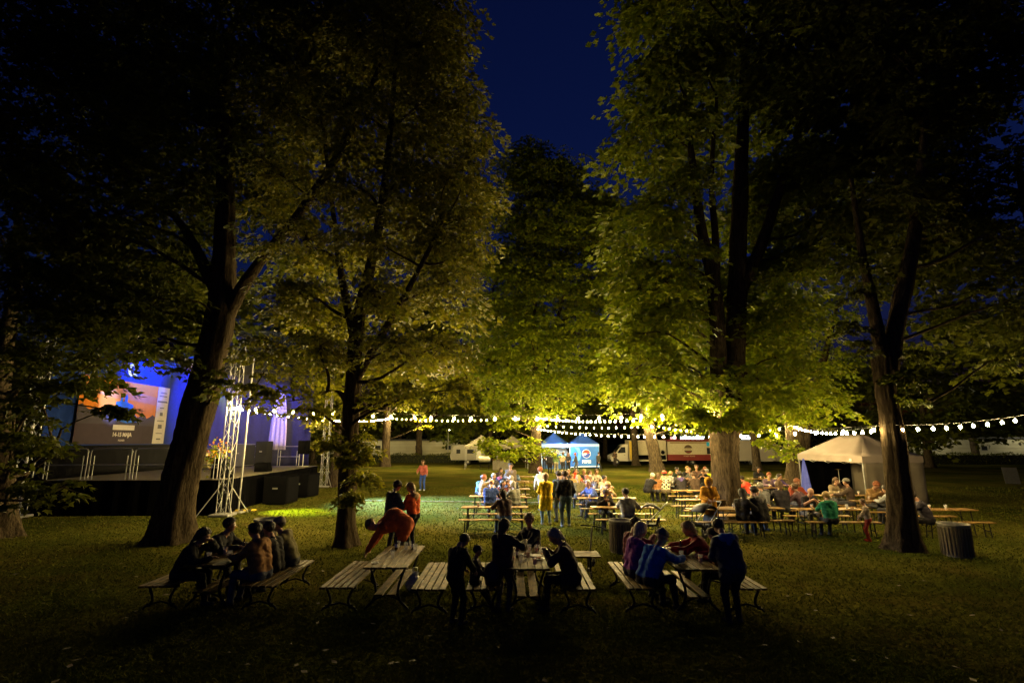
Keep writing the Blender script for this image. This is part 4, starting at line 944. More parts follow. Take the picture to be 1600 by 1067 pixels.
for k, (n, who) in CUPS_ON.items():
    X, Y, r_ = TABLES[k]
    for i in range(n):
        u = -.8 + 1.6 * (i + RNG.uniform(.2, .8)) / n
        cup(X + u, Y + RNG.uniform(-.17, .17), .772, ('beer', 'low', 'red', None)[i % 4], 'plastic cup on the pine table by ' + who, 'cups on the pine table by ' + who)
for k in ('r2', 'c2', 'q1', 'm2', 'r1'):
    X, Y, r_ = TABLES[k]; plate(X + .75, Y - .05, .772, 'white plate on the pine table by ' + CUPS_ON[k][1])

# ---------------------------------------------------------------- bins, backpack, scooter, bags, prams
def litter_bin(label, px, py, h=.82, r=.31):
    x, y = survey(px, py); t = thing('litter_bin', label, 'bin', (x, y, 0))
    mb = MB(); mb.lathe([(r * .92, 0), (r * .95, .05), (r, h - .06), (r * 1.06, h - .05), (r * 1.07, h), (r * .96, h), (r * .88, h - .1), (r * .85, .1), (.01, .09)], n=24); mb.build('drum', CONC, t)
    sl = MB(); sl.box((0, 0, 0), (.045, .018, h * .84), ch=.004); SLM = sl.mesh('batten', [mat('dark_batten', (.10, .078, .05), .8, .3)])
    for k in range(26):
        a = 2 * math.pi * k / 26; link('batten', SLM, t, ((r * 1.0 + .004) * math.cos(a), (r + .004) * math.sin(a), h * .47), (0, 0, a + math.pi / 2))
litter_bin('round battened litter bin behind the purple jacket woman', 972, 862)
litter_bin('round battened litter bin standing alone right of the slim forked maple', 1497, 868, .8, .33)
litter_bin('round battened litter bin behind the group below the leaning maple', 412, 856, .78, .3)
bpk = thing('backpack', 'dark backpack lying on the bench beside the small child', 'backpack', (-.33, 9.55, .46))
mb = MB(); mb.lathe([(.02, -.20), (.13, -.17), (.16, -.05), (.16, .08), (.12, .18), (.02, .22)], (0, 0, .15), n=14, sy=.75); o = mb.build('bag', mat('dark_nylon', (.03, .028, .03), .6, .3, bump=.4), bpk)
mb = MB(); mb.lathe([(.02, -.09), (.10, -.07), (.11, .05), (.02, .08)], (0, -.11, .12), n=12, sy=.5); mb.build('pocket', mat('dark_nylon', (.03, .028, .03)), bpk)
for s in (-1, 1):
    mb = MB(); mb.tube([(s * .07, .10, .3), (s * .09, .17, .2), (s * .07, .11, .04)], .012, 0, 5); mb.build('strap', BLACK, bpk)
# kick scooter leaning behind the crowded table
sx, sy = survey(921, 893)
sco = thing('kick_scooter', 'kick scooter with a long stem parked beside the crosswise bench', 'scooter', (sx, sy, 0), R(-20))
mb = MB(); mb.box((0, .25, .11), (.11, .46, .025), ch=.006); mb.build('deck', CASE, sco)
mb = MB(); mb.tube([(0, 0, .15), (.05, -.02, .6), (.10, -.04, .98)], .018, 0, 8); mb.build('stem', ALU, sco)
mb = MB(); mb.tube([(-.17, -.04, 1.0), (.10, -.04, 1.0), (.36, -.04, .97)], .014, 0, 8); mb.build('handlebar', IRON, sco)
for y in (-.04, .52):
    mb = MB(); mb.lathe([(.02, -.015), (.085, -.018), (.10, 0), (.085, .018), (.02, .015)], n=16); w = mb.build('wheel', RUBBER, sco); w.location = (0, y, .10); w.rotation_euler = (0, R(90), 0)
mb = MB(); mb.tube([(0, .03, .14), (0, .06, .11)], .02, 0, 6); mb.build('neck', ALU, sco)
# carrier bag below the unoccupied table
bg_ = thing('carrier_bag', 'crumpled white carrier bag on the grass under the unoccupied table', 'bag', (-1.93, 10.9, 0))
rng = np.random.default_rng(3); mb = MB(); prof = []
vs = []; n = 14; rows = [(.10, 0), (.16, .05), (.17, .14), (.13, .22), (.06, .28), (.07, .33)]
for r_, z in rows:
    for k in range(n):
        a = 2 * math.pi * k / n; q = r_ * (1 + rng.normal(0, .14)); vs.append((q * math.cos(a), q * math.sin(a), z + rng.normal(0, .012)))
mb.add(vs, [(i * n + k, i * n + (k + 1) % n, (i + 1) * n + (k + 1) % n, (i + 1) * n + k) for i in range(5) for k in range(n)] + [tuple(range(n))])
mb.build('bag_body', mat('white_polythene', (.75, .74, .72), .4, .05), bg_)
mb = MB(); mb.tube([(-.05, 0, .3), (-.04, 0, .42), (.04, 0, .42), (.05, 0, .3)], .008, 0, 5); mb.build('handle', mat('white_polythene', (.75, .74, .72)), bg_)
def pram(label, px, py, rz):
    x, y = survey(px, py); t = thing('pushchair', label, 'pushchair', (x, y, 0), rz)
    NYL = mat('black_nylon', (.02, .02, .022), .7, .3, bump=.3)
    mb = MB(); vs = []
    for i in range(9):
        a = R(20 + 130 * i / 8)
        for s in (-.25, 0, .25): vs.append((s, -.05 + .34 * math.cos(a), .62 + .36 * math.sin(a) * (1 - .15 * abs(s) * 4)))
    mb.add(vs, [(i * 3 + k, i * 3 + k + 1, i * 3 + k + 4, i * 3 + k + 3) for i in range(8) for k in range(2)], 0, True)
    o = mb.build('hood', NYL, t); o.modifiers.new('thick', 'SOLIDIFY').thickness = .015
    mb = MB(); mb.prism([(-.28, .62), (-.20, .40), (.25, .36), (.42, .46), (.42, .42), (.25, .30), (-.25, .34), (-.34, .60)], 0, -.23, .23); mb.build('seat', NYL, t)
    mb = MB(); mb.tube([(-.24, -.55, 1.02), (-.24, .3, .15)], .013, 0, 6); mb.tube([(.24, -.55, 1.02), (.24, .3, .15)], .013, 0, 6); mb.tube([(-.24, -.55, 1.02), (.24, -.55, 1.02)], .016, 0, 6); mb.tube([(-.24, -.3, .15), (-.24, .1, .5)], .013, 0, 6); mb.tube([(.24, -.3, .15), (.24, .1, .5)], .013, 0, 6)
    mb.build('frame', STEEL, t)
    for sx_ in (-.26, .26):
        for yy, rr in ((-.3, .14), (.32, .11)):
            mb = MB(); mb.lathe([(.03, -.015), (rr, -.02), (rr, .02), (.03, .015)], n=14); w = mb.build('wheel', RUBBER, t); w.location = (sx_, yy, rr); w.rotation_euler = (0, R(90), 0)
pram('black pushchair parked right of the person in the pale grey parka', 1016, 838, R(70))
pram('black pushchair parked beside the mustard coat near the big trunk', 1102, 838, R(120))

# ---------------------------------------------------------------- tents
def sag_quad(mb, a, b, c, d, sag=.06, n=6, m=0):
    a, b, c, d = map(Vector, (a, b, c, d)); vs = []
    for i in range(n + 1):
        for k in range(n + 1):
            u, v = i / n, k / n; p = a.lerp(b, u).lerp(d.lerp(c, u), v); p.z -= sag * 16 * u * (1 - u) * v * (1 - v); vs.append(p)
    w = n + 1; mb.add([tuple(p) for p in vs], [(i * w + k, i * w + k + 1, (i + 1) * w + k + 1, (i + 1) * w + k) for i in range(n) for k in range(n)], m, True)
def wall_sheet(name, a, b, z0, z1, m, parent, waves=5, amp=.04):
    mb = MB(); a, b = Vector((*a, 0)), Vector((*b, 0)); d = b - a; nr = Vector((-d.y, d.x, 0)).normalized(); vs = []; n = 24; rows = 6
    for r_ in range(rows + 1):
        z = z0 + (z1 - z0) * r_ / rows
        for i in range(n + 1):
            t = i / n; p = a + d * t + nr * amp * math.sin(t * waves * 6.28 + .7 * r_ * .3) * (1 - .7 * r_ / rows) * math.sin(math.pi * t) ** .3; vs.append((p.x, p.y, z))
    w = n + 1; mb.add(vs, [(r_ * w + i, r_ * w + i + 1, (r_ + 1) * w + i + 1, (r_ + 1) * w + i) for r_ in range(rows) for i in range(n)], 0, True)
    o = mb.build(name, m, parent); o.modifiers.new('thick', 'SOLIDIFY').thickness = .008; return o
def popup(label, X, Y, rz, sx, sy, ez, pz, m, ridge=0.0, val=.28, valm=None):
    t = thing('pop_up_tent', label, 'tent', (X, Y, 0), rz)
    hx, hy = sx / 2, sy / 2
    for a in (-1, 1):
        for b in (-1, 1):
            mb = MB(); mb.box((a * (hx - .03), b * (hy - .03), ez / 2), (.045, .045, ez)); mb.build('leg', ALU, t)
    r = MB(); P = [(-hx, -hy, ez), (hx, -hy, ez), (hx, hy, ez), (-hx, hy, ez)]
    p0, p1 = (0, -ridge / 2, pz), (0, ridge / 2, pz)
    if ridge == 0:
        for i in range(4):
            sag_quad(r, P[i], P[(i + 1) % 4], p1, p0, .10)
    else:
        sag_quad(r, P[0], P[1], p0, p0, .12); sag_quad(r, P[1], P[2], p1, p0, .12); sag_quad(r, P[2], P[3], p1, p1, .12); sag_quad(r, P[3], P[0], p0, p1, .12)
    o = r.build('roof', m, t); o.modifiers.new('thick', 'SOLIDIFY').thickness = .006
    for i in range(4):
        a, b = P[i], P[(i + 1) % 4]; v = MB(); n = 16; vs = []
        for k in range(n + 1):
            u = k / n; p = Vector(a).lerp(Vector(b), u) * 1.0; sc_ = 1.006
            vs += [(p.x * sc_, p.y * sc_, ez + .01), (p.x * sc_, p.y * sc_, ez - val - .03 * abs(math.sin(u * 3.14 * 4)))]
        v.add(vs, [(2 * k, 2 * k + 2, 2 * k + 3, 2 * k + 1) for k in range(n)])
        o = v.build('valance', valm or m, t); o.modifiers.new('thick', 'SOLIDIFY').thickness = .006
    for i in range(4):
        a, b = Vector(P[i]), Vector(P[(i + 1) % 4]); q = MB(); n = 4
        for k in range(n):
            u0, u1 = k / n, (k + 1) / n; z0, z1 = (ez - .06, ez - .38) if k % 2 else (ez - .38, ez - .06)
            pa, pb = a.lerp(b, u0) * .985, a.lerp(b, u1) * .985; q.tube([(pa.x, pa.y, z0), (pb.x, pb.y, z1)], .012, 0, 5); q.tube([(pa.x, pa.y, z1), (pb.x, pb.y, z0)], .012, 0, 5)
        q.build('scissor_bars', ALU, t)['kind'] = 'stuff'
    return t
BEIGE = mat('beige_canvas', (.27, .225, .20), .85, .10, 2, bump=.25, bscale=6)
tent = popup('beige pop-up tent with sidewalls beside the slim forked maple', 17.6, 26.9, R(6), 3.1, 4.6, 2.18, 3.22, BEIGE, 1.3)
hx, hy = 1.55, 2.3
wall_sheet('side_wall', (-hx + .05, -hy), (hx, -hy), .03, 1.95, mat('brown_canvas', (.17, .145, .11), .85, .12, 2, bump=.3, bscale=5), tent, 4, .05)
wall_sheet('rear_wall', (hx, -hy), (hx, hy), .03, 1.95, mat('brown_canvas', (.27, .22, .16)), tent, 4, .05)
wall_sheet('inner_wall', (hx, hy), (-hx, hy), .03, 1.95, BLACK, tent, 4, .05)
cu = curtain('blue_flap', (-hx - .04, hy - 1.0), (-hx - .04, hy), .05, 1.95, mat('blue_canvas', (.05, .07, .42), .8, .15), tent, .04, 12, (1.0, .12, 1.2))
tg = MB(); tg.box((-1.58, -1.6, 2.0), (.02, .12, .12)); tg.build('tent_tag', WHITE, tent)
# cymbal stand in the tent
sd = thing('cymbal_stand', 'cymbal stand with a yellow cymbal inside the beige tent', 'cymbal stand', (16.9, 27.3, 0))
mb = MB(); mb.tube([(0, 0, .3), (0, 0, 1.45)], .014)
for a in (0, 120, 240): mb.tube([(0, 0, .5), (.3 * math.cos(R(a)), .3 * math.sin(R(a)), .01)], .012, 0, 6)
mb.build('stand', STEEL, sd); mb = MB(); mb.lathe([(.2, 1.44), (.05, 1.46), (.01, 1.48)], n=16); mb.build('cymbal', mat('brass', (.6, .42, .12)), sd)

PEPB = mat('tent_blue', (.02, .07, .36), .7, .12, 2)
def blue_tent(label, px, walls):
    Y = 57.0; X = across(px, Y, 0)
    t = popup(label, X, Y, 0, 3.1, 3.1, 2.55, 3.75, PEPB, 0, .30, mat('tent_valance', (.20, .32, .60), .7, .1))
    return t
pa = blue_tent('blue pop-up bar tent with an open lit counter', 866, 0)
pb = blue_tent('blue pop-up tent with a cola logo printed wall', 911, 1)
WH = mat('white_canvas', (.70, .76, .82), .8, .05)
wall_sheet('back_wall', (-1.5, 1.52), (1.5, 1.52), .02, 2.5, WH, pa, 3, .03); wall_sheet('side_wall', (-1.52, -1.4), (-1.52, 1.4), .02, 2.5, WH, pa, 3, .03)
mb = MB(); mb.box((0, -1.2, .95), (2.8, .5, .06)); mb.build('counter_top', WHITE, pa); mb = MB(); mb.box((0, -1.2, .46), (2.7, .4, .92)); mb.build('counter_front', mat('counter_blue', (.04, .12, .4), .6), pa)
ld = bpy.data.lights.new('work_lamp', 'POINT'); ld.color = (.62, .85, 1.0); ld.energy = 700; ld.shadow_soft_size = .08
wk = thing('work_light', 'dazzling cold work light hanging between the two blue tents', 'work light', (across(882, 55.2, 2.4), 55.2, 2.38))
mb = MB(); mb.box((0, .05, .12), (.3, .06, .06)); mb.build('bracket', IRON, wk)
mb = MB(); mb.lathe([(.002, -.12), (.09, -.08), (.12, 0), (.09, .08), (.002, .10)], n=12); mb.build('bulb', glow_mat('cold_bulb', (.65, .86, 1), 60), wk)
lo_ = bpy.data.objects.new('lamp_glow', ld); COL.objects.link(lo_); lo_.parent = wk; lo_.location = (-.05, -.2, -.05)
# printed wall of the second tent
LG = mat('print_cola_blue', (.010, .11, .45), .5, .35, 1.6); pw = MB(); pw.box((0, -1.56, 1.22), (3.05, .03, 2.15)); pw.build('printed_wall', LG, pb)
def disc(name, cx, cz, r, y, m, parent, a0=0, a1=360, wave=None):
    pts = [(cx + r * math.cos(R(a0 + (a1 - a0) * k / 32)), cz + r * math.sin(R(a0 + (a1 - a0) * k / 32))) for k in range(33)]
    if wave: pts += [(cx + r * wave[0] - 2 * r * wave[0] * 0 + r * (wave[1]) * 0, cz)] if False else []
    return flat_panel(name, pts, y, m, parent, .006)
disc('logo_disc', .18, 1.55, .44, -1.582, mat('logo_white', (.8, .8, .8), .5, 0), pb)
def half(name, sgn, m):
    r = .41; cx, cz = .18, 1.55; pts = []
    a0, a1 = (38, 205) if sgn > 0 else (218, 385)
    for k in range(25):
        a = R(a0 + (a1 - a0) * k / 24 - 20); pts.append((cx + r * math.cos(a), cz + r * math.sin(a)))
    e, s_ = pts[-1], pts[0]
    for k in range(1, 10):
        u = k / 10; x = e[0] + (s_[0] - e[0]) * u; z = e[1] + (s_[1] - e[1]) * u + .07 * math.sin(u * 6.28) * (1 if sgn > 0 else 1); pts.append((x, z))
    flat_panel(name, pts, -1.592, m, pb, .006)
half('logo_red', 1, mat('logo_red', (.65, .03, .03), .5, 0)); half('logo_blue', -1, mat('logo_blue', (.01, .05, .35), .5, 0))
text_obj('PEPSI', .42, mat('logo_white', (.8, .8, .8)), pb, (.18, -1.59, .72), TXR, 'lettering', .006, bold=.012)
flat_panel('swirl', [(-1.4, .9), (-.9, .7), (-.5, .95), (-.35, 1.6), (-.6, 2.2), (-1.1, 2.25), (-.8, 1.9), (-.65, 1.5), (-.8, 1.1)], -1.586, mat('print_pale_blue', (.08, .32, .78), .5, .2), pb, .004)
flat_panel('wall_hem', [(-1.5, .16), (1.5, .24), (1.5, .32), (-1.5, .22)], -1.586, mat('logo_white', (.8, .8, .8)), pb, .004)
GREYC = mat('grey_canvas', (.11, .10, .07), .85, .1, 2)
gt = popup('grey pop-up tent over the smoker grill behind the broad forked tree', across(752, 56, 0), 56, R(3), 3.4, 3.4, 2.35, 3.5, GREYC)
gt2 = popup('second grey pop-up tent half hidden behind the broad forked tree', across(800, 56.4, 0), 56.4, R(3), 3.2, 3.2, 2.35, 3.45, GREYC)
mb = MB()
# smoker grill
sg = thing('smoker_grill', 'barrel smoker grill on legs with its pale lid under the grey tent', 'grill', (across(757, 54, 0), 54, 0))
mb = MB(); mb.lathe([(.02, -.6), (.3, -.58), (.32, -.5), (.32, .5), (.3, .58), (.02, .6)], n=18); o = mb.build('barrel', mat('grill_lid', (.45, .42, .34), .4, .2, metal=.5), sg); o.rotation_euler = (0, R(90), 0); o.location = (0, 0, 1.05)
for x in (-.45, .45):
    for y in (-.2, .2):
        mb = MB(); mb.tube([(x, y * .8, .85), (x, y, .02)], .02, 0, 6); mb.build('leg', IRON, sg)
mb = MB(); mb.box((0, 0, .35), (1.0, .45, .03)); mb.build('shelf', IRON, sg)
mb = MB(); mb.tube([(.4, 0, 1.3), (.4, 0, 1.75)], .05, 0, 8); mb.build('chimney', IRON, sg)
mb = MB(); mb.tube([(-.25, -.36, 1.1), (.25, -.36, 1.1)], .015, 0, 6); mb.build('handle', STEEL, sg)
cb = thing('serving_counter', 'dark boxy serving counter under the second grey tent', 'counter', (across(783, 53, 0), 53, 0))
mb = MB(); mb.box((0, 0, .5), (1.7, .7, 1.0), ch=.02); mb.build('front', mat('dark_panel', (.10, .09, .07), .7, .3), cb)
mb = MB(); mb.box((0, 0, 1.02), (1.85, .8, .05), ch=.008); mb.build('counter_top', WOOD, cb)

# ---------------------------------------------------------------- vehicles at the back
CREAM = mat('cream_paint', (.42, .38, .27), .4, .05); YEL = mat('yellow_panel', (.62, .42, .05), .45, .08)
def wheel(parent, x, y, r=.36):
    w = MB(); w.lathe([(r * .6, -.11), (r * .94, -.12), (r, -.08), (r, .08), (r * .94, .12), (r * .6, .11)], n=20); o = w.build('wheel', RUBBER, parent); o.location = (x, y, r); o.rotation_euler = (R(90), 0, 0)
    h = MB(); h.lathe([(.02, .115), (r * .25, .12), (r * .55, .10), (r * .6, .05)], n=16); link('rim', h.mesh('rim', [STEEL]), o, (0, 0, 0), (0, 0, 0)); 
def box_van(label, X, Y, rz, body, cabm, boxm, L=7.0, mirror=1, name='delivery_van'):
    """nose toward -x"""
    t = thing(name, label, 'van', (X, Y, 0), rz)
    if mirror < 0: t.scale = (-1, 1, 1)
    c = MB(); pts = [(-3.5, .45), (-3.5, .95), (-3.38, 1.18), (-2.75, 1.45), (-2.15, 2.25), (-1.75, 2.48), (-1.3, 2.5), (-1.3, .45)]
    c.prism(pts, 1, -1.0, 1.0); c.build('cab', cabm, t)
    for y in (-1.006, 1.006):
        w = MB(); w.prism([(-2.62, 1.50), (-2.12, 2.15), (-1.62, 2.15), (-1.62, 1.45), (-2.5, 1.40)], 1, y - .006, y + .006); w.build('side_window', GLASSY, t)
        hd = MB(); hd.box((-1.75, y, 1.2), (.16, .03, .04)); hd.build('door_handle', BLACK, t)
    ws = MB(); ws.add([(-2.77, -.88, 1.46), (-2.77, .88, 1.46), (-2.17, .80, 2.27), (-2.17, -.80, 2.27)], [(0, 1, 2, 3)]); o = ws.build('windscreen', GLASSY, t); o.location = (-.02, 0, .012); o.modifiers.new('thick', 'SOLIDIFY').thickness = .012
    for y in (-.78, .78):
        l = MB(); l.box((-3.42, y, 1.02), (.2, .32, .22), ch=.04); l.build('headlight', mat('lamp_glass', (.6, .6, .58), .15, 0), t)
    bm = MB(); bm.box((-3.48, 0, .55), (.2, 2.02, .28), ch=.04); bm.build('bumper', mat('grey_bumper', (.06, .06, .06), .6), t)
    for y in (-1.16, 1.16):
        mi = MB(); mi.box((-2.35, y, 1.62), (.10, .18, .32), ch=.03); mi.build('mirror', BLACK, t)
    b = MB(); b.box((1.1, 0, 1.72), (4.6, 2.15, 2.5), ch=.03); b.build('box_body', boxm, t)
    ch = MB(); ch.box((.9, 0, .42), (5.2, 1.6, .14)); ch.build('chassis', BLACK, t)
    sk_ = MB(); sk_.box((.6, -1.0, .52), (3.0, .03, .16)); sk_.build('side_skirt', WHITE, t)
    for x in (-2.75, 1.75):
        for y in (-.92, .92): wheel(t, x, y)
    return t
VY = 65.5
van = box_van('cream box van with yellow and black panels parked behind the thin tree', across(992, VY, 0) + .3, VY, 0, CREAM, mat('white_van', (.45, .42, .34), .35, .05), CREAM)
def side(name, x0, x1, z0, z1, m, parent, y=-1.085, d=.02): 
    mb = MB(); mb.box(((x0 + x1) / 2, y, (z0 + z1) / 2), (x1 - x0, d, z1 - z0)); mb.build(name, m, parent)
side('yellow_panel', -1.15, -.25, .62, 2.85, YEL, van); side('hatch', -.18, 1.0, 1.35, 2.65, mat('pale_hatch', (.46, .41, .28), .5), van, -1.09); side('hatch', 1.75, 2.95, 1.35, 2.65, mat('pale_hatch', (.46, .41, .28)), van, -1.09); side('black_panel', -.6, 3.3, .62, 1.18, BLACK, van, -1.088)
dsc = MB(); dsc.prism([(2.95 + .38 * math.cos(2 * math.pi * k / 24), 1.5 + .38 * math.sin(2 * math.pi * k / 24)) for k in range(24)], 1, -1.12, -1.10); dsc.build('round_logo', mat('logo_grey', (.30, .27, .2), .6), van)
dsc = MB(); dsc.prism([(2.95 + .24 * math.cos(2 * math.pi * k / 24), 1.5 + .24 * math.sin(2 * math.pi * k / 24)) for k in range(24)], 1, -1.13, -1.121); dsc.build('round_logo_centre', BLACK, van)
MAROON = mat('maroon_panel', (.16, .02, .015), .5, .1)
tr = thing('food_trailer', 'cream and maroon burger trailer with a glowing rooftop sign', 'food trailer', (across(1076, VY, 0), VY, 0))
mb = MB(); mb.box((0, 0, 1.75), (5.6, 2.1, 2.1), ch=.03); mb.build('body', CREAM, tr)
mb = MB(); mb.box((0, -.02, .88), (5.64, 2.12, .72), ch=.02); mb.build('lower_panel', MAROON, tr)
mb = MB(); mb.box((0, 0, 2.95), (5.7, 2.2, .26), ch=.03); mb.build('roof', MAROON, tr)
for y in (-.9, .9): wheel(tr, .2, y, .32)
side('shutter', -2.5, 1.75, 1.3, 2.5, mat('pale_hatch', (.46, .41, .28)), tr, -1.07, .03)
side('awning_box', -2.5, 1.9, 2.58, 2.74, mat('brown_trim', (.25, .17, .08), .6), tr, -1.10, .09)
dsc = MB(); dsc.prism([(-.3 + .52 * math.cos(2 * math.pi * k / 28), 1.88 + .52 * math.sin(2 * math.pi * k / 28)) for k in range(28)], 1, -1.105, -1.09); dsc.build('round_logo', mat('logo_dark', (.09, .06, .03), .6), tr)
side('logo_band', -.8, .2, 1.74, 2.0, mat('pale_hatch', (.7, .62, .42)), tr, -1.115, .02); side('logo_patty', -.58, -.02, 1.48, 1.6, MAROON, tr, -1.113, .02)
text_obj('BURGER', .2, mat('logo_dark', (.09, .06, .03)), tr, (-.3, -1.13, 1.87), TXR, 'lettering', .004)
side('poster', 2.0, 2.7, 2.25, 2.75, mat('cyan_poster', (.02, .35, .75), .5), tr, -1.07, .02); side('side_window', 2.0, 2.65, 1.3, 2.05, GLASSY, tr, -1.065, .02)
text_obj('STREET FOOD', .22, mat('pale_hatch', (.7, .62, .42)), tr, (-.2, -1.085, 1.05), TXR, 'lettering', .004)
mb = MB(); mb.box((-2.0, -.95, 3.2), (.75, .06, .36)); mb.build('sign_box', glow_mat('sign_red', (1.0, .45, .4), 1.2), tr)
text_obj('HAMBURGERY', .46, glow_mat('sign_white', (.95, .97, 1), 4.0), tr, (.35, -.97, 3.22), TXR, 'sign_lettering', .02, bold=.015)
for x in (-2.0, -.9, .4, 1.7):
    mb = MB(); mb.box((x, -.93, 3.10), (.04, .04, .1)); mb.build('sign_bracket', BLACK, tr)
van2 = box_van('grey pizza van with a glowing rooftop sign half hidden by a narrow trunk', across(1186, VY, 0) + .4, VY, 0, None, mat('grey_van', (.24, .22, .19), .45, .05), mat('grey_box', (.34, .31, .26), .5, .06), mirror=-1, name='food_van')
text_obj('PIZZA', .62, bpy.data.materials['sign_white'], tag(thing('van_sign', 'glowing white pizza lettering standing on the grey van roof', 'sign', (across(1166, VY - 1, 3), VY - .9, 3.0)), None), (0, 0, .28), TXR, 'lettering', .02, bold=.015)
# camper trailer behind the grey tent
ct = thing('camper_trailer', 'white camper trailer parked behind the grey tent', 'trailer', (across(732, 66, 0), 66, 0))
mb = MB(); mb.prism([(-2.1, .55), (-2.25, 1.1), (-1.9, 1.9), (-1.5, 2.35), (1.7, 2.4), (2.0, 2.0), (2.1, 1.0), (2.0, .55)], 1, -1.0, 1.0); mb.build('body', mat('camper_shell', (.17, .165, .14), .5, .08), ct)
for x, w in ((-1.2, .5), (.3, .8)):
    mb = MB(); mb.box((x, -1.01, 1.6), (w, .03, .5), ch=.008); mb.build('window', GLASSY, ct)
mb = MB(); mb.box((1.35, -1.01, 1.35), (.6, .02, 1.5)); mb.build('door', mat('grey_door', (.45, .44, .40)), ct)
for y in (-.85, .85): wheel(ct, 0, y, .32)

# ---------------------------------------------------------------- low lit buildings and street lamps behind the hedges
def low_building(label, x0, x1, Y, h, m, wins):
    t = thing('low_building', label, 'building', ((x0 + x1) / 2, Y, 0)); L = x1 - x0
    mb = MB(); mb.box((0, 2, h / 2), (L, 4, h)); mb.build('wall', m, t)
    mb = MB(); mb.box((0, 1.9, h + .1), (L + .5, 4.6, .2)); mb.build('roof', mat('dark_roof', (.05, .05, .05), .8), t)
    for k in range(4):
        mb = MB(); mb.box((0, -.02, .9 + k * .5), (L, .03, .04)); mb.build('board_joint', mat('joint_grey', (.3, .28, .2), .8), t)
    for x in wins:
        mb = MB(); mb.box((x, -.03, 1.9), (.9, .05, .7)); w = mb.build('window', mat('window_frame', (.25, .24, .2), .6), t)
        mb = MB(); mb.box((x, -.06, 1.9), (.75, .02, .55)); mb.build('pane', GLASSY, w)
PALE = mat('pale_render', (.40, .38, .26), .8, .08, 1)
low_building('pale low building behind the hedge and trunks beyond the coral jacket', -27, -4, 78, 2.9, PALE, (-9, -4.5, 1.5, 6, 9))
low_building('pale low building glowing behind the hedge on the right', 50, 78, 72, 3.2, PALE, (-10, -6, 1, 7))
def street_lamp(label, X, Y, h, power):
    t = thing('street_lamp', label, 'street lamp', (X, Y, 0))
    mb = MB(); mb.tube([(0, 0, 0), (0, 0, h * .6), (0, 0, h), (0, .25, h + .25), (0, .7, h + .3)], [.08, .06, .05, .045, .04], 0, 8); mb.build('post', STEEL, t)
    mb = MB(); mb.box((0, .95, h + .28), (.22, .6, .1), ch=.03); mb.build('head', STEEL, t)
    mb = MB(); mb.lathe([(.002, -.08), (.09, -.05), (.11, 0)], (0, .95, h + .23), n=12); mb.build('lens', glow_mat('street_lens', (1, .9, .6), 30), t)
    ld = bpy.data.lights.new('street_light', 'POINT'); ld.color = (1, .88, .55); ld.energy = power; ld.shadow_soft_size = .1
    o = bpy.data.objects.new('lamp_glow', ld); COL.objects.link(o); o.parent = t; o.location = (0, .95, h - .05)
street_lamp('street lamp before the pale building beyond the coral jacket, over its left wing', -21, 73.5, 4.2, 170)
street_lamp('street lamp before the pale building beyond the coral jacket, beside the camper trailer', -9, 73.5, 4.2, 170)
street_lamp('street lamp over the roadside building on the right', 57, 67.8, 4.4, 320)
street_lamp('street lamp at the far wing of the right roadside building', 70, 67.8, 4.4, 320)
# board leaning on the grass at far right
lb_ = thing('sign_board', 'grey board propped on the dark lawn beyond the litter bin', 'board', (*survey(1582, 756), 0), R(-25))
mb = MB(); mb.box((0, 0, .55), (.8, .04, 1.1), rot=Matrix.Rotation(R(-14), 3, 'X')); mb.build('panel', mat('grey_board', (.05, .05, .048), .7), lb_)
mb = MB(); mb.tube([(0, .1, .9), (0, .55, .02)], .02, 0, 6); mb.build('prop', IRON, lb_)

# ---------------------------------------------------------------- people: one smooth skin grown round a posed skeleton
def surface_nets(F, org, h):
    ins = F < 0
    c = [ins[:-1, :-1, :-1], ins[1:, :-1, :-1], ins[:-1, 1:, :-1], ins[1:, 1:, :-1], ins[:-1, :-1, 1:], ins[1:, :-1, 1:], ins[:-1, 1:, 1:], ins[1:, 1:, 1:]]
    cnt = sum(x.astype(np.int8) for x in c); I, J, K = np.nonzero((cnt > 0) & (cnt < 8))
    idx = np.full(cnt.shape, -1, np.int64); idx[I, J, K] = np.arange(len(I))
    offs = [(0, 0, 0), (1, 0, 0), (0, 1, 0), (1, 1, 0), (0, 0, 1), (1, 0, 1), (0, 1, 1), (1, 1, 1)]
    f = [F[I + o[0], J + o[1], K + o[2]] for o in offs]
    acc = np.zeros((len(I), 3)); n = np.zeros(len(I))
    for a, b in ((0, 1), (2, 3), (4, 5), (6, 7), (0, 2), (1, 3), (4, 6), (5, 7), (0, 4), (1, 5), (2, 6), (3, 7)):
        m = (f[a] < 0) != (f[b] < 0); t = np.where(m, f[a] / np.where(f[a] - f[b] == 0, 1, f[a] - f[b]), 0)
        pa, pb = np.array(offs[a]), np.array(offs[b])
        acc += m[:, None] * (pa + t[:, None] * (pb - pa)); n += m
    V = org + h * (np.stack([I, J, K], 1) + acc / n[:, None])
    Q = []
    for ax in range(3):
        A = ins.take(range(ins.shape[ax] - 1), ax); B_ = ins.take(range(1, ins.shape[ax]), ax)
        e = np.argwhere(A != B_); o = [(ax + 1) % 3, (ax + 2) % 3]
        e = e[(e[:, o[0]] > 0) & (e[:, o[1]] > 0) & (e[:, o[0]] < ins.shape[o[0]] - 1) & (e[:, o[1]] < ins.shape[o[1]] - 1)]
        q = []
        for d0, d1 in ((-1, -1), (0, -1), (0, 0), (-1, 0)):
            w = e.copy(); w[:, o[0]] += d0; w[:, o[1]] += d1; q.append(idx[w[:, 0], w[:, 1], w[:, 2]])
        q = np.stack(q, 1); fl = ~ins[e[:, 0], e[:, 1], e[:, 2]]; q[fl] = q[fl][:, ::-1]; Q.append(q)
    Q = np.concatenate(Q); Q = Q[(Q >= 0).all(1)]
    return V, Q
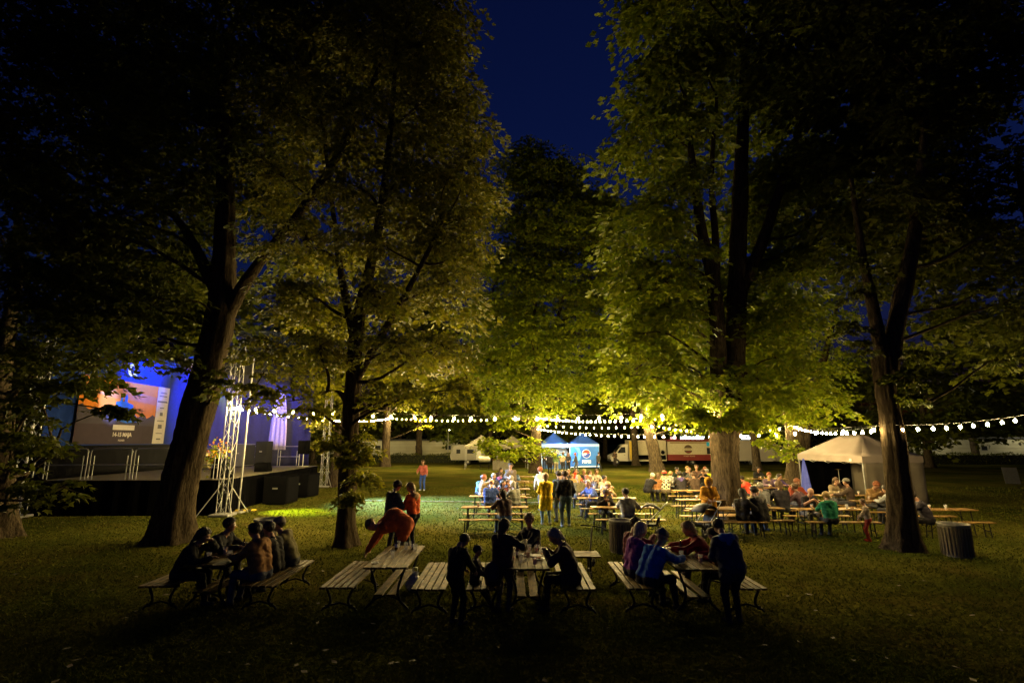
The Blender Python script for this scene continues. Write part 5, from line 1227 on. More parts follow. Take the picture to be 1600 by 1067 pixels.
def cone_dist(P, a, b, ra, rb):
    ba = b - a; L2 = max(float(ba @ ba), 1e-9); t = np.clip(((P - a) @ ba) / L2, 0, 1)
    return np.linalg.norm(P - a - t[..., None] * ba, axis=-1) - (ra + (rb - ra) * t)
def grow(prims, h, cuts=None):
    lo = np.min([np.minimum(p[0], p[1]) - max(p[2], p[3]) for p in prims], 0) - 3 * h
    hi = np.max([np.maximum(p[0], p[1]) + max(p[2], p[3]) for p in prims], 0) + 3 * h
    n = np.ceil((hi - lo) / h).astype(int) + 1; F = np.full(n, 1.0, np.float32)
    for a, b, ra, rb, m, k in prims:
        r = max(ra, rb) + k + 2.5 * h
        i0 = np.maximum(0, np.floor((np.minimum(a, b) - r - lo) / h).astype(int)); i1 = np.minimum(n, np.ceil((np.maximum(a, b) + r - lo) / h).astype(int) + 1)
        g = np.stack(np.meshgrid(*[lo[x] + h * np.arange(i0[x], i1[x]) for x in range(3)], indexing='ij'), -1)
        d = cone_dist(g, a, b, ra, rb)
        if m == 7: d = d + .006 * np.sin(g[..., 0] * 95 + 3 * np.sin(g[..., 2] * 30)) * np.sin(g[..., 1] * 80 + g[..., 2] * 22) + .006 * np.sin(20 * np.arctan2(g[..., 0], g[..., 1] + .01) + 3 * np.sin(g[..., 2] * 25))
        if m in (1, 2, 5): d = d + .0085 * np.sin(g[..., 2] * 34 + 11 * g[..., 0] + 2.5 * np.sin(g[..., 0] * 19 + g[..., 1] * 14)) * np.sin(g[..., 0] * 27 + g[..., 1] * 23 + g[..., 2] * 9 + 2 * np.sin(g[..., 2] * 15))
        sl = tuple(slice(i0[x], i1[x]) for x in range(3)); S = F[sl]
        q = np.clip(.5 + .5 * (S - d) / k, 0, 1); F[sl] = S * (1 - q) + d * q - k * q * (1 - q)
    if cuts is not None:
        g = np.stack(np.meshgrid(*[lo[x] + h * np.arange(n[x]) for x in range(3)], indexing='ij'), -1); F = np.maximum(F, cuts(g)).astype(np.float32)
    V, Q = surface_nets(F, lo, h)
    best = np.full(len(V), 9.0); mi = np.zeros(len(V), int)
    for a, b, ra, rb, m, k in prims:
        d = cone_dist(V, a, b, ra, rb); w = d < best; best[w] = d[w]; mi[w] = m
    return V, Q, mi[Q[:, 0]]
def ik(a, t, l1, l2, pole):
    d = t - a; L = np.linalg.norm(d); L = min(max(L, .05), (l1 + l2) * .999); dn = d / np.linalg.norm(d)
    x = (l1 * l1 - l2 * l2 + L * L) / (2 * L); y = math.sqrt(max(l1 * l1 - x * x, 0))
    p = np.array(pole, float); p = p - dn * (p @ dn); p /= np.linalg.norm(p) + 1e-9
    return a + dn * x + p * y, a + dn * L
def rotm(rx=0, ry=0, rz=0):
    return np.array((Matrix.Rotation(rz, 3, 'Z') @ Matrix.Rotation(ry, 3, 'Y') @ Matrix.Rotation(rx, 3, 'X')))
A_ = lambda *v: np.array(v, float)
POSES = {
 'stand': dict(hands=((-.25, .06, .80), (.25, .08, .80))),
 'stand_cup': dict(hands=((-.24, .05, .82), (.10, .32, 1.12)), head=(.15, .1)),
 'stand_hold': dict(lean=6, hands=((-.10, .30, 1.08), (.12, .30, 1.08)), head=(.35, 0)),
 'stand_pocket': dict(hands=((-.22, .14, .92), (.22, .14, .92)), feet=((-.14, -.04), (.12, .10))),
 'stand_lean': dict(lean=24, hands=((-.16, .50, .80), (.20, .48, .82)), head=(.1, .1)),
 'walk': dict(lean=4, hands=((-.25, .24, .90), (.26, -.14, .84)), feet=((-.10, -.25), (.10, .28))),
 'reach': dict(lean=5, hands=((-.38, .30, .98), (.26, .22, 1.05)), head=(.1, .3)),
 'wait': dict(hands=((-.12, .26, 1.02), (.10, .28, 1.0)), head=(.1, -.3), feet=((-.13, 0), (.15, .06))),
 'bend': dict(lean=84, hands=((-.25, .50, .34), (.18, .56, .32)), head=(-.2, 0), feet=((-.14, -.1), (.14, .08))),
 'stoop': dict(lean=14, hands=((-.12, .32, .98), (.14, .36, .98)), head=(.75, -.25), side=-6),
 'arm_up': dict(lean=4, hands=((-.20, .30, .98), (.32, .36, 1.30)), head=(.1, -.2)),
 'sit_table': dict(sit=1, lean=14, hands=((-.14, .46, .82), (.18, .44, .82)), head=(.15, 0)),
 'sit_talk': dict(sit=1, lean=24, hands=((-.20, .50, .82), (.12, .52, .84)), head=(-.1, .5)),
 'sit_drink': dict(sit=1, lean=6, hands=((-.18, .44, .82), (.06, .30, 1.20)), head=(-.05, 0)),
 'sit_chin': dict(sit=1, lean=26, hands=((-.05, .40, 1.08), (.18, .48, .82)), head=(.2, -.2)),
 'sit_eat': dict(sit=1, lean=20, hands=((-.07, .40, .95), (.09, .40, .95)), head=(.5, 0)),
 'sit_up': dict(sit=1, lean=3, hands=((-.18, .30, .70), (.20, .32, .70)), head=(0, -.4)),
 'sit_phone': dict(sit=1, lean=8, hands=((-.16, .46, .84), (.10, .42, 1.02)), head=(.25, .2)),
 'sit_side': dict(sit=1, lean=8, hands=((-.16, .46, .82), (.26, .26, .86)), head=(.1, .8)),
 'sit_reach': dict(sit=1, lean=30, hands=((-.16, .62, .82), (.14, .64, .82)), head=(.2, 0)),
}
HEADS = {}
def skeleton(pose, seat=.46, fat=1.0, coat=0.0, hood=False, sleeves=True, fingers=True, fist=.5):
    p = POSES[pose]; P = []
    def c(a, b, ra, rb, m, k=.035): P.append((A_(*a), A_(*b), ra, rb, m, k))
    sit = p.get('sit'); lean = R(p.get('lean', 2)); side = R(p.get('side', 0))
    pel = A_(0, -.06 if sit else (-.30 if p.get('lean', 0) > 60 else -.02 - .10 * math.sin(lean)), (seat + .10) if sit else .93)
    M1 = rotm(-lean * .8, side); M2 = rotm(-lean, side)
    if p.get('lean', 0) > 60: M1 = rotm(-lean * .72, side); M2 = rotm(-lean * 1.05, side)
    T = lambda M, *v: pel + M @ A_(*v)
    w = fat; j = .022 if sleeves else 0
    # trunk
    for s in (-1, 1):
        c(pel + A_(s * .075, 0, .02), T(M1, s * .075 * w, .01, .20), .118 * w, .108 * w + j, 1 if coat < 0 else 1)
        c(T(M1, s * .075 * w, .01, .20), T(M2, s * .095, .005, .38), .108 * w + j, .112 + j * 1.3, 1)
        c(T(M2, s * .06, -.01, .46), T(M2, s * .165, -.01, .455), .075, .060 + j, 1)
    c(T(M1, 0, .03 * w, .08), T(M1, 0, .035 * w, .22), .115 * w, .112 * w, 1)
    for s in (-1, 1): c(pel + A_(s * .085, -.015, -.03), pel + A_(s * .085, -.015, -.03) + A_(0, .001, 0), .118 * w, .118 * w, 1 if coat > 0 else 2)
    c(T(M2, 0, -.005, .46), T(M2, 0, .02, .60), .062, .054, 0, .03)
    if hood:
        c(T(M2, -.07, -.09, .48), T(M2, .07, -.09, .48), .075, .075, 5); c(T(M2, 0, -.12, .40), T(M2, 0, -.10, .48), .05, .07, 5)
        for s in (-1, 1): c(T(M2, s * .08, -.06, .52), T(M2, s * .045, .07, .47), .04, .028, 5)
    else: 
        for s in (-1, 1): c(T(M2, s * .05, -.045, .515), T(M2, s * .045, .05, .49), .034, .026, 1, .02)
    if p.get('lean', 0) > 60:
        c(pel + A_(0, -.03, .06), T(M1, 0, -.05, .30), .165, .185, 1, .08); c(T(M1, 0, -.05, .30), T(M2, 0, -.04, .42), .185, .15, 1, .08)
    # head
    yaw, pit = p.get('head', (0, 0))[1], p.get('head', (0, 0))[0]
    hp = -lean * .35 - pit if p.get('lean', 0) < 60 else -lean * .75
    MH = rotm(hp, side * .5, 0); MH = np.array(Matrix.Rotation(yaw, 3, 'Z')) @ MH
    hc = T(M2, 0, .025, .60) + MH @ A_(0, .022, .115)
    H = lambda *v: hc + MH @ A_(*v)
    c(H(0, -.020, .030), H(0, .005, .030), .090, .084, 0, .03); c(H(0, .030, -.035), H(0, .035, -.060), .064, .052, 0, .04)
    c(H(0, .055, -.088), H(0, .056, -.086), .026, .026, 0, .03); c(H(0, .088, .012), H(0, .104, -.022), .010, .015, 0, .012)
    for s in (-1, 1):
        c(H(s * .086, -.012, .010), H(s * .088, -.014, -.022), .014, .011, 0, .008); c(H(s * .036, .060, -.02), H(s * .045, .045, -.03), .03, .025, 0, .03)
        c(H(s * .031, .0785, .012), H(s * .031, .079, .012), .0125, .0125, 4, .003); c(H(s * .015, .084, .032), H(s * .046, .074, .030), .010, .009, 0, .012)
    c(H(-.018, .083, -.052), H(.018, .083, -.052), .0085, .0085, 6, .006)
    # arms
    for si, s in enumerate((-1, 1)):
        sh = T(M2, s * .185, -.005, .445); tgt = A_(*p['hands'][si])
        if sit: tgt = tgt + A_(0, 0, seat - .46)
        el, wr = ik(sh, tgt, .275, .245, (s * .8, -.5, -.6) if p.get('lean', 0) < 60 else (s, -.3, .2))
        c(sh, el, .057 + j, .046 + j, 1, .03); c(el, el + (wr - el) * .95, .045 + j, .035 + j, 1 if sleeves else 0, .025)
        d = (wr - el) / np.linalg.norm(wr - el)
        up = A_(0, 0, 1) if abs(d[2]) < .8 else A_(0, 1, 0); sd = np.cross(d, up); sd /= np.linalg.norm(sd); nn = np.cross(sd, d)
        W = lambda x, y, z: wr + d * x + sd * y * s + nn * z
        c(wr - d * .03, W(.03, 0, 0), .028, .026, 0, .02)
        if fingers:
            c(W(.02, -.018, 0), W(.085, -.026, 0), .019, .017, 0, .014); c(W(.02, .018, 0), W(.085, .026, 0), .019, .017, 0, .014)
            cu = fist
            for q, (yo, ln_) in enumerate(((-.033, .072), (-.011, .082), (.011, .077), (.033, .060))):
                k0 = W(.088, yo, 0); k1 = k0 + d * ln_ * .5 * math.cos(cu) - nn * ln_ * .5 * math.sin(cu); k2 = k1 + d * ln_ * .5 * math.cos(2.1 * cu) - nn * ln_ * .5 * math.sin(2.1 * cu)
                c(k0, k1, .0105, .0100, 0, .004); c(k1, k2, .0100, .0085, 0, .004)
            c(W(.025, -.032, -.006), W(.06, -.058, -.018), .014, .012, 0, .008); c(W(.06, -.058, -.018), W(.092, -.058, -.032), .012, .009, 0, .004)
        else:
            c(W(.03, 0, 0), W(.10, 0, -.01), .034, .030, 0, .02); c(W(.10, 0, -.01), W(.15, 0, -.05), .026, .018, 0, .02); c(W(.04, -.03, -.01), W(.09, -.055, -.03), .014, .011, 0, .01)
    # legs
    fe = p.get('feet', ((-.11, 0), (.11, .03)))
    for si, s in enumerate((-1, 1)):
        hip = pel + A_(s * .092, .0, -.03)
        an = A_(s * (.12 if si else .14), .40 + .05 * si, .085) if sit else A_(fe[si][0], fe[si][1] + (-.26 if p.get('lean', 0) > 60 else 0), .085)
        kn, ak = ik(hip, an, .43, .415, (s * .12, 1, .25) if sit else (s * .1, 1, 0))
        c(hip, kn, .094 * (.5 + .5 * w), .066, 2); c(kn, ak, .066, .050, 2, .03)
        c(ak + A_(0, 0, -.02), ak + A_(0, -.02, -.045), .045, .04, 3, .02); c(ak + A_(0, -.035, -.048), ak + A_(s * .02, .135, -.052), .037, .034, 3, .02)
        if coat > 0:
            q = hip + (kn - hip) * coat; c(hip + A_(0, 0, .03), q, .132 * (.4 + .6 * w), .126 if not sit else .105, 1, .05)
    return P, hc, MH
def hair_prims(kind):
    P = []
    def c(a, b, ra, rb, k=.03): P.append((A_(*a), A_(*b), ra + .010, rb + .010, 7 if kind not in ('beanie', 'cap', 'flatcap', 'hood') else 0, k))
    cut = None
    def face_cut(g):  # keep hair behind a slanted plane
        return np.maximum((g[..., 1] - .055) * .8 - (g[..., 2] - .035) * .75, -9)
    if kind in ('short', 'pony', 'bun', 'long', 'bob'):
        c((0, -.022, .036), (0, .004, .038), .099, .092)
        if kind != 'short': c((0, -.05, -.03), (0, -.045, .02), .07, .085)
    if kind == 'long':
        for s in (-1, 1): c((s * .065, -.03, 0), (s * .085, -.04, -.20), .045, .045); c((s * .075, -.045, -.18), (s * .06, -.075, -.34), .045, .028)
        c((0, -.07, 0), (0, -.10, -.22), .075, .07); c((0, -.10, -.2), (0, -.115, -.36), .07, .03)
    if kind == 'bob':
        for s in (-1, 1): c((s * .07, -.02, 0), (s * .082, -.01, -.12), .04, .032)
        c((0, -.06, 0), (0, -.07, -.13), .075, .06)
    if kind == 'pony': c((0, -.11, .085), (0, -.15, .07), .03, .035); c((0, -.15, .07), (0, -.165, -.12), .035, .014)
    if kind == 'bun': c((0, -.10, .09), (0, -.105, .095), .04, .04)
    if kind in ('beanie', 'cap', 'flatcap'):
        c((0, -.020, .042), (0, .006, .045), .104, .096)
        cut = lambda g: np.minimum((.034 + .1 * np.minimum(g[..., 1], 0) * 0 - g[..., 2]), 9)
        if kind == 'beanie': c((0, -.02, .12), (0, -.02, .125), .03, .03)
    if kind == 'hood':
        c((0, -.03, .03), (0, .02, .03), .122, .112); c((0, -.06, -.08), (0, -.03, -.04), .10, .11)
        cut = lambda g: g[..., 1] - .075
    if kind in ('short', 'pony', 'bun', 'long', 'bob'): cut = lambda g: np.where(g[..., 2] > -.16, face_cut(g), g[..., 1] - .06)
    return P, cut
HAIR = {}
def hair_mesh(kind, h):
    if (kind, h) in HAIR: return HAIR[(kind, h)]
    P, cut = hair_prims(kind); V, Q, m = grow(P, h, cut); m = m * 0
    me = uniform_mesh(kind, V, Q, [BLACK], m, True)
    if kind in ('cap', 'flatcap'):
        bm_ = MB(); n = 12; vs = []
        for k in range(n + 1):
            a = R(200 - 220 * k / n + 0) ; a = R(170 - 160 * k / n); vs += [(.092 * math.cos(a), .01 + .088 * math.sin(a), .048), (.085 * math.cos(a), .06 + .12 * math.sin(a), .030)]
        b0 = len(V); V2 = np.concatenate([V, vs]); Q2 = np.concatenate([Q, [[b0 + 2 * k, b0 + 2 * k + 1, b0 + 2 * k + 3, b0 + 2 * k + 2] for k in range(n)]])
        me = uniform_mesh(kind, V2, Q2, [BLACK], None, True)
    HAIR[(kind, h)] = me; return me
def cloth(col, name='cloth'):
    col = tuple(c * (.62 if max(col) > .2 and min(col) > .05 else .85 if max(col) > .12 else 1) for c in col)
    k = '%s_%.3f_%.3f_%.3f' % (name, *col)
    return mat(k, col, .85, .30, 10, bump=.9, bscale=13, spec=.16)
def plaid():
    if 'plaid' in MATS: return MATS['plaid']
    m = bpy.data.materials.new('plaid'); m.use_nodes = True; nt = m.node_tree; b = nt.nodes['Principled BSDF']; b.inputs['Roughness'].default_value = .9
    tc = nt.nodes.new('ShaderNodeTexCoord'); ck = nt.nodes.new('ShaderNodeTexChecker'); ck.inputs['Scale'].default_value = 11
    ck.inputs['Color1'].default_value = (.55, .50, .38, 1); ck.inputs['Color2'].default_value = (.03, .028, .022, 1)
    nt.links.new(tc.outputs['Object'], ck.inputs['Vector']); nt.links.new(ck.outputs['Color'], b.inputs['Base Color']); MATS['plaid'] = m; return m
SKIN = [mat('skin_a', (.34, .19, .125), .5, .08, 20, spec=.35), mat('skin_b', (.29, .155, .10), .5, .08, 20, spec=.35)]
EYE = mat('eye', (.03, .025, .02), .2, 0); LIP = mat('lip', (.35, .12, .10), .5, .05)
HC = {'dark': (.018, .012, .008), 'brown': (.07, .038, .018), 'blond': (.26, .17, .06), 'grey': (.22, .205, .19), 'white': (.42, .40, .38), 'red': (.20, .06, .02)}
BODY = {}
def person(label, X, Y, face, pose, top, legs, hair=('short', 'brown'), scale=1.0, vox=.025, seat=.46, fat=1.0, coat=0.0, hood=None, shoes=(.03, .03, .03), sleeves=True, topmat=None, group=None, extra=None, base=0.0, fist=.5):
    fat = round(fat * 20) / 20 if vox < .018 else round(fat * 10) / 10
    key = (pose, vox, (round(seat / scale / .03) if POSES[pose].get('sit') else 0), fat, coat, hood is not None, sleeves)
    if key not in BODY:
        P, hc, MH = skeleton(pose, seat / scale, fat, coat, hood is not None, sleeves, vox < .018, fist)
        V, Q, m = grow(P, vox); BODY[key] = (uniform_mesh('body', V, Q, [BLACK] * 7, m, True), hc, MH)
    me, hc, MH = BODY[key]
    o = link('person', me, None, (X, Y, base), (0, 0, R(face)), (scale,) * 3)
    mats = [SKIN[len(label) % 2], topmat or cloth(top, 'top'), cloth(legs, 'trouser'), cloth(shoes, 'shoe'), EYE, cloth(hood or top, 'hood'), LIP]
    for i, mm in enumerate(mats): o.material_slots[i].link = 'OBJECT'; o.material_slots[i].material = mm
    tag(o, label, 'person', group)
    if hair and hair[0] != 'bald':
        hm = hair_mesh(hair[0], .012 if vox < .018 else .018)
        nm = {'beanie': 'beanie', 'cap': 'cap', 'flatcap': 'cap', 'hood': 'hood'}.get(hair[0], 'hair')
        h = link(nm, hm, o); M4 = Matrix(MH.tolist()).to_4x4(); M4.translation = Vector(hc); h.matrix_local = M4
        col = HC[hair[1]] if isinstance(hair[1], str) else hair[1]
        h.material_slots[0].link = 'OBJECT'; h.material_slots[0].material = mat('hair_%s' % str(hair[1]), col, .55, .35, 40, bump=.5, bscale=90) if nm == 'hair' else cloth(col, 'hat')
        if nm in ('beanie', 'cap') and hair[0] != 'beanie' or len(hair) > 2:
            under = link('hair', hair_mesh(hair[2] if len(hair) > 2 else 'short', .012 if vox < .018 else .018), o); under.matrix_local = M4
            under.material_slots[0].link = 'OBJECT'; under.material_slots[0].material = mat('hair_dark', HC['dark'], .55, .35, 40)
    return o
N_ = .0145
NAVY = (.02, .03, .09); BLK = (.016, .015, .016); CHAR = (.04, .04, .045); DEN = (.05, .09, .20)
# ---- in front: group below the leaning maple
person('woman in dark coat leaning over the table, sitting with her back to the leaning maple', -5.98, 9.95, -80, 'sit_chin', (.015, .014, .016), BLK, ('long', 'dark'), 1.0, N_, .45)
person('man in dark jacket with lit face sitting beside the leaning maple group’s far end', -5.92, 10.85, -100, 'sit_talk', (.018, .018, .022), BLK, ('short', 'dark'), 1.05, N_, .45)
person('man in brown hooded sweatshirt sitting with his back turned', -4.62, 9.95, 75, 'sit_table', (.26, .13, .05), (.05, .06, .10), ('short', 'dark'), 1.05, N_, .45, hood=(.26, .13, .05), fat=1.06)
person('person in black squeezed between the brown hoodie and the olive jacket', -4.60, 10.5, 85, 'sit_table', (.015, .014, .016), BLK, ('short', 'dark'), .98, N_, .45)
person('person in olive jacket with a pale cap at the end of the bench', -4.52, 11.0, 100, 'sit_talk', (.22, .19, .08), (.05, .05, .05), ('cap', (.32, .27, .2)), 1.04, N_, .45, hood=(.20, .17, .08), fat=1.06)
# ---- man bending behind the unoccupied table and the couple
person('man in orange red jacket and olive beanie bending far down behind the unoccupied table', -2.75, 12.2, 88, 'bend', (.62, .12, .03), (.10, .08, .06), ('beanie', (.16, .14, .06)), 1.06, N_, fat=1.15, coat=.3)
person('man in dark navy jacket and cap holding hands with the orange sweater woman', -3.22, 14.4, -42, 'stand_hold', (.035, .045, .06), (.03, .03, .04), ('cap', (.015, .012, .012)), 1.04, N_, fat=1.08, hood=(.03, .03, .04))
person('blond woman in bright orange sweater holding the capped man’s hands', -2.70, 14.55, 62, 'stand_hold', (.72, .11, .02), (.012, .012, .014), ('bob', 'blond'), 1.01, N_, hood=(.55, .35, .16))
# ---- boy, small child, women at the crowded table
person('boy dressed in black standing before the empty bench looking at his hands', -.90, 8.95, -40, 'stoop', (.012, .012, .013), (.010, .010, .011), ('short', 'dark'), .80, N_)
person('small child in a cap sitting on the bench beside the backpack', -.62, 9.62, -88, 'sit_up', (.04, .03, .028), BLK, ('cap', (.05, .04, .035)), .66, N_, .45)
person('woman with long brown hair in quilted dark jacket standing at the crowded table', -.16, 9.60, -28, 'arm_up', (.05, .03, .028), (.07, .055, .05), ('long', 'brown'), .86, N_, coat=.35, fat=1.1)
person('woman with blond ponytail in black sitting on the crosswise bench', .40, 11.45, 130, 'sit_side', (.015, .016, .022), BLK, ('pony', 'blond'), 1.0, N_, .45)
person('woman with pale blond hair in dark coat sitting at the crowded table', 1.02, 9.72, 82, 'sit_eat', (.05, .03, .028), BLK, ('bob', (.36, .28, .16)), 1.02, N_, .45, fat=1.1, coat=.3)
# ---- table of the blue fleece man
person('woman with pale hair in purple jacket sitting on the bench before the litter bin', 2.30, 10.15, -72, 'sit_table', (.20, .03, .26), (.03, .03, .05), ('bob', (.36, .28, .22)), 1.02, N_, .45, hood=(.18, .03, .24), fat=1.06)
person('man in bright blue fleece and grey beanie leaning on the table', 2.42, 9.62, -62, 'sit_reach', (.02, .13, .50), (.02, .02, .03), ('beanie', (.11, .10, .09)), 1.04, N_, .45, fat=1.05)
person('dark haired person with a phone sitting behind the purple jacket woman', 2.42, 10.85, -75, 'sit_phone', (.14, .03, .05), BLK, ('short', 'dark'), 1.0, N_, .45)
person('blond woman in dark red coat leaning across the table', 3.82, 10.65, 78, 'sit_reach', (.17, .012, .018), (.03, .02, .03), ('bob', 'blond'), 1.04, N_, .45, fat=1.06)
person('youngster in dark red top and flat cap beside the red coat woman', 3.92, 10.08, 70, 'sit_table', (.18, .015, .03), BLK, ('flatcap', (.06, .05, .04)), .92, N_, .45)
person('person in blue hood and dark padded jacket standing at the table end', 3.62, 9.02, 12, 'stoop', (.03, .035, .07), (.015, .015, .018), ('short', 'brown'), .93, N_, hood=(.05, .14, .42), fat=1.2, coat=.3)

# ---- standing figures on the lawn
def at(px, Y, z=1.0): return across(px, Y, z), Y
def who(label, px, Y, *a, **k): x, y = at(px, Y); return person(label, x, y, *a, **k)
MV = .021
who('woman in coral jacket and blue jeans standing alone on the lawn', 661, 31.5, 165, 'reach', (.60, .16, .13), (.03, .07, .32), ('long', 'brown'), 1.0, .02, shoes=(.7, .68, .62))
who('man in grey shirt and dark trousers standing facing the tables', 798, 25.8, 172, 'stand_cup', (.14, .11, .09), (.05, .045, .04), ('short', 'dark'), 1.03, .02)
who('person in bright yellow raincoat seen from behind', 853, 18.9, 12, 'wait', (.78, .50, .015), (.10, .15, .19), ('bob', (.20, .13, .06)), 1.0, MV, coat=.75, hood=(.75, .48, .015), shoes=(.4, .38, .3))
hd = who('man in black hoodie with yellow back print standing beside the yellow raincoat', 884, 18.5, 8, 'stand_pocket', (.018, .018, .018), (.05, .075, .10), ('short', 'brown'), 1.06, MV, hood=(.02, .02, .02), fat=1.05, shoes=(.55, .6, .7))
bp2 = MB()
for k, (x, z, dx, dz) in enumerate(((-.13, 1.30, .03, .07), (-.09, 1.29, .04, .05), (-.04, 1.30, .035, .05), (0.0, 1.31, .02, .06), (.04, 1.31, .04, .05), (.09, 1.32, .03, .07))):
    bp2.tube([(x, -.128, z - .025), (x + dx * .5, -.134, z + dz - .02), (x + dx, -.128, z - .02)], .006, 0, 5); 
bp2.build('back_print', mat('yellow_print', (.7, .5, .08), .7), hd)['kind'] = 'stuff'
who('person in navy jacket standing behind the black hoodie', 874, 19.6, 20, 'stand', (.03, .05, .11), (.03, .04, .07), ('short', 'dark'), 1.02, MV)
who('person in white jacket standing behind the yellow raincoat', 848, 22.6, 20, 'stand_lean', (.78, .70, .58), (.10, .09, .08), ('short', 'red'), 1.05, .02)
who('person in mustard down coat standing against the big trunk', 1108, 17.3, 175, 'stand_hold', (.60, .28, .02), (.04, .035, .04), ('hood', (.62, .32, .03)), .98, MV, coat=.7, fat=1.1)
who('child in patterned jacket and red boots standing at the bench end', 1352, 15.9, 60, 'reach', (.20, .16, .13), (.25, .03, .02), ('short', 'brown'), .68, MV, shoes=(.4, .03, .02))
# ---- seated at the pine tables
def seat_at(label, key, px, side, pose, top, legs=CHAR, hair=('short', 'dark'), scale=1.0, turn=0, **k):
    X, Yc, r = TABLES[key]; Y = Yc + side * .68; x = across(px, Y, 1.0); k.setdefault('vox', .025)
    person(label, x, Y, (0 if side < 0 else 180) + turn, pose, top, legs, hair, scale, **k)
S_ = seat_at
S_('woman with long dark hair and dark jacket turned on the front bench end', 'm1', 789, -1, 'sit_talk', (.06, .038, .035), (.05, .10, .25), ('long', 'dark'), 1.02, 20, vox=MV)
S_('broad man in navy jacket with shaved head sitting with his back turned', 'm2', 766, -1, 'sit_table', (.02, .04, .16), CHAR, ('bald', 0), 1.08, -12, fat=1.12, vox=MV)
S_('man in beige jumper raising a dark beer across from the navy jacket', 'm3', 755, -1, 'sit_drink', (.28, .20, .11), CHAR, ('short', 'red'), 1.03, -70)
S_('person in light blue top with dark hair behind the beige jumper', 'm3', 750, 1, 'sit_talk', (.14, .32, .52), CHAR, ('short', 'dark'), 1.0, 35)
S_('grey haired man in dark jacket facing the navy jacket’s table', 'm3', 769, 1, 'sit_table', (.05, .045, .06), CHAR, ('short', 'grey'), 1.04, 30)
S_('woman in dark wine coat leaning in behind the navy jacket', 'm2', 784, 1, 'sit_talk', (.10, .03, .035), CHAR, ('long', 'dark'), 1.0, 15)
S_('woman with brown hair and pale scarf across from the navy jacket', 'm2', 795, 1, 'sit_table', (.30, .24, .20), CHAR, ('long', 'brown'), 1.0, -10)
S_('person with ash hair in grey coat on the right end of the navy jacket table', 'm2', 805, -1, 'sit_table', (.13, .13, .11), CHAR, ('bob', 'grey'), 1.02, 40)
S_('child in pink collar and navy jacket among the grey haired group', 'm4', 781, -1, 'sit_table', (.03, .04, .13), CHAR, ('short', 'brown'), .9, -20, hood=(.65, .20, .40))
S_('woman with dark hair holding a phone above the child in pink', 'm4', 783, 1, 'sit_drink', (.05, .04, .05), CHAR, ('long', 'dark'), 1.03, 0)
S_('person with olive top facing the lights behind the child in pink', 'm4', 797, 1, 'sit_table', (.10, .10, .07), CHAR, ('short', 'brown'), 1.0, 10)
S_('person in blue denim shirt beside the olive top', 'm4', 804, 1, 'sit_eat', (.10, .16, .30), CHAR, ('short', 'dark'), 1.0, 0)
S_('person with a black vest sitting with back turned left of the grey shirted man', 'm3', 800, -1, 'sit_table', (.02, .02, .022), CHAR, ('short', 'grey'), 1.02, 12)
# right of the raincoat
S_('girl in black with yellow sleeves handling food at the pine table', 'r2', 944, 1, 'sit_eat', (.02, .018, .02), CHAR, ('short', 'brown'), .96, 5, hood=(.62, .42, .05), vox=MV)
S_('person in pale grey parka sitting with back turned', 'r2', 980, -1, 'sit_side', (.42, .40, .32), CHAR, ('short', 'dark'), 1.02, 5, hood=(.42, .40, .33), fat=1.1, vox=MV)
S_('older man in blue quilted jacket facing along his table', 'r1', 926, 1, 'sit_talk', (.05, .08, .30), CHAR, ('short', 'grey'), 1.05, -60, fat=1.08, vox=MV)
S_('grey haired person in lavender blue behind the quilted jacket', 'r3', 925, 1, 'sit_table', (.16, .18, .36), CHAR, ('short', 'grey'), 1.0, -40)
S_('blond woman bowed over the table behind the yellow sleeves', 'r1', 946, 1, 'sit_eat', (.35, .24, .12), CHAR, ('bob', 'blond'), 1.0, 15)
S_('person with black hair and white collar at the quilted jacket table', 'r3', 938, 1, 'sit_talk', (.62, .56, .48), CHAR, ('short', 'dark'), 1.0, 45)
S_('blond person in olive jacket sitting with back turned', 'r3', 905, -1, 'sit_table', (.09, .08, .05), CHAR, ('bob', 'blond'), 1.05, 5, fat=1.1)
S_('woman with ginger hair and burgundy top beyond the olive jacket', 'r3', 915, 1, 'sit_table', (.14, .05, .05), CHAR, ('short', 'red'), 1.0, 12)
S_('person in red jacket drinking beside the white carton', 'r4', 899, 1, 'sit_drink', (.62, .05, .02), CHAR, ('short', 'brown'), 1.03, 10)
S_('bearded man in dark jumper left of the red jacket', 'r4', 888, 1, 'sit_table', (.06, .05, .05), CHAR, ('bald', 0), 1.05, 0)
S_('woman in pale pink top at the left of the red jacket’s table', 'r4', 879, 1, 'sit_table', (.55, .34, .32), CHAR, ('bob', 'blond'), .98, -10)
S_('blond child resting on the table before the red jacket', 'r4', 895, -1, 'sit_eat', (.48, .30, .12), CHAR, ('short', 'blond'), .88, 0)
S_('person in black pullover with blond hair right of the red jacket', 'r4', 912, 1, 'sit_side', (.02, .02, .025), CHAR, ('short', 'blond'), 1.02, 0)
S_('woman in grey cardigan facing the lawn at the right of the drinkers', 'r4', 920, 1, 'sit_talk', (.22, .20, .18), CHAR, ('bob', 'brown'), 1.0, 8)
S_('man in light striped shirt at the end of the drinkers’ table', 'r4', 930, 1, 'sit_table', (.42, .36, .30), CHAR, ('short', 'brown'), 1.05, 20)
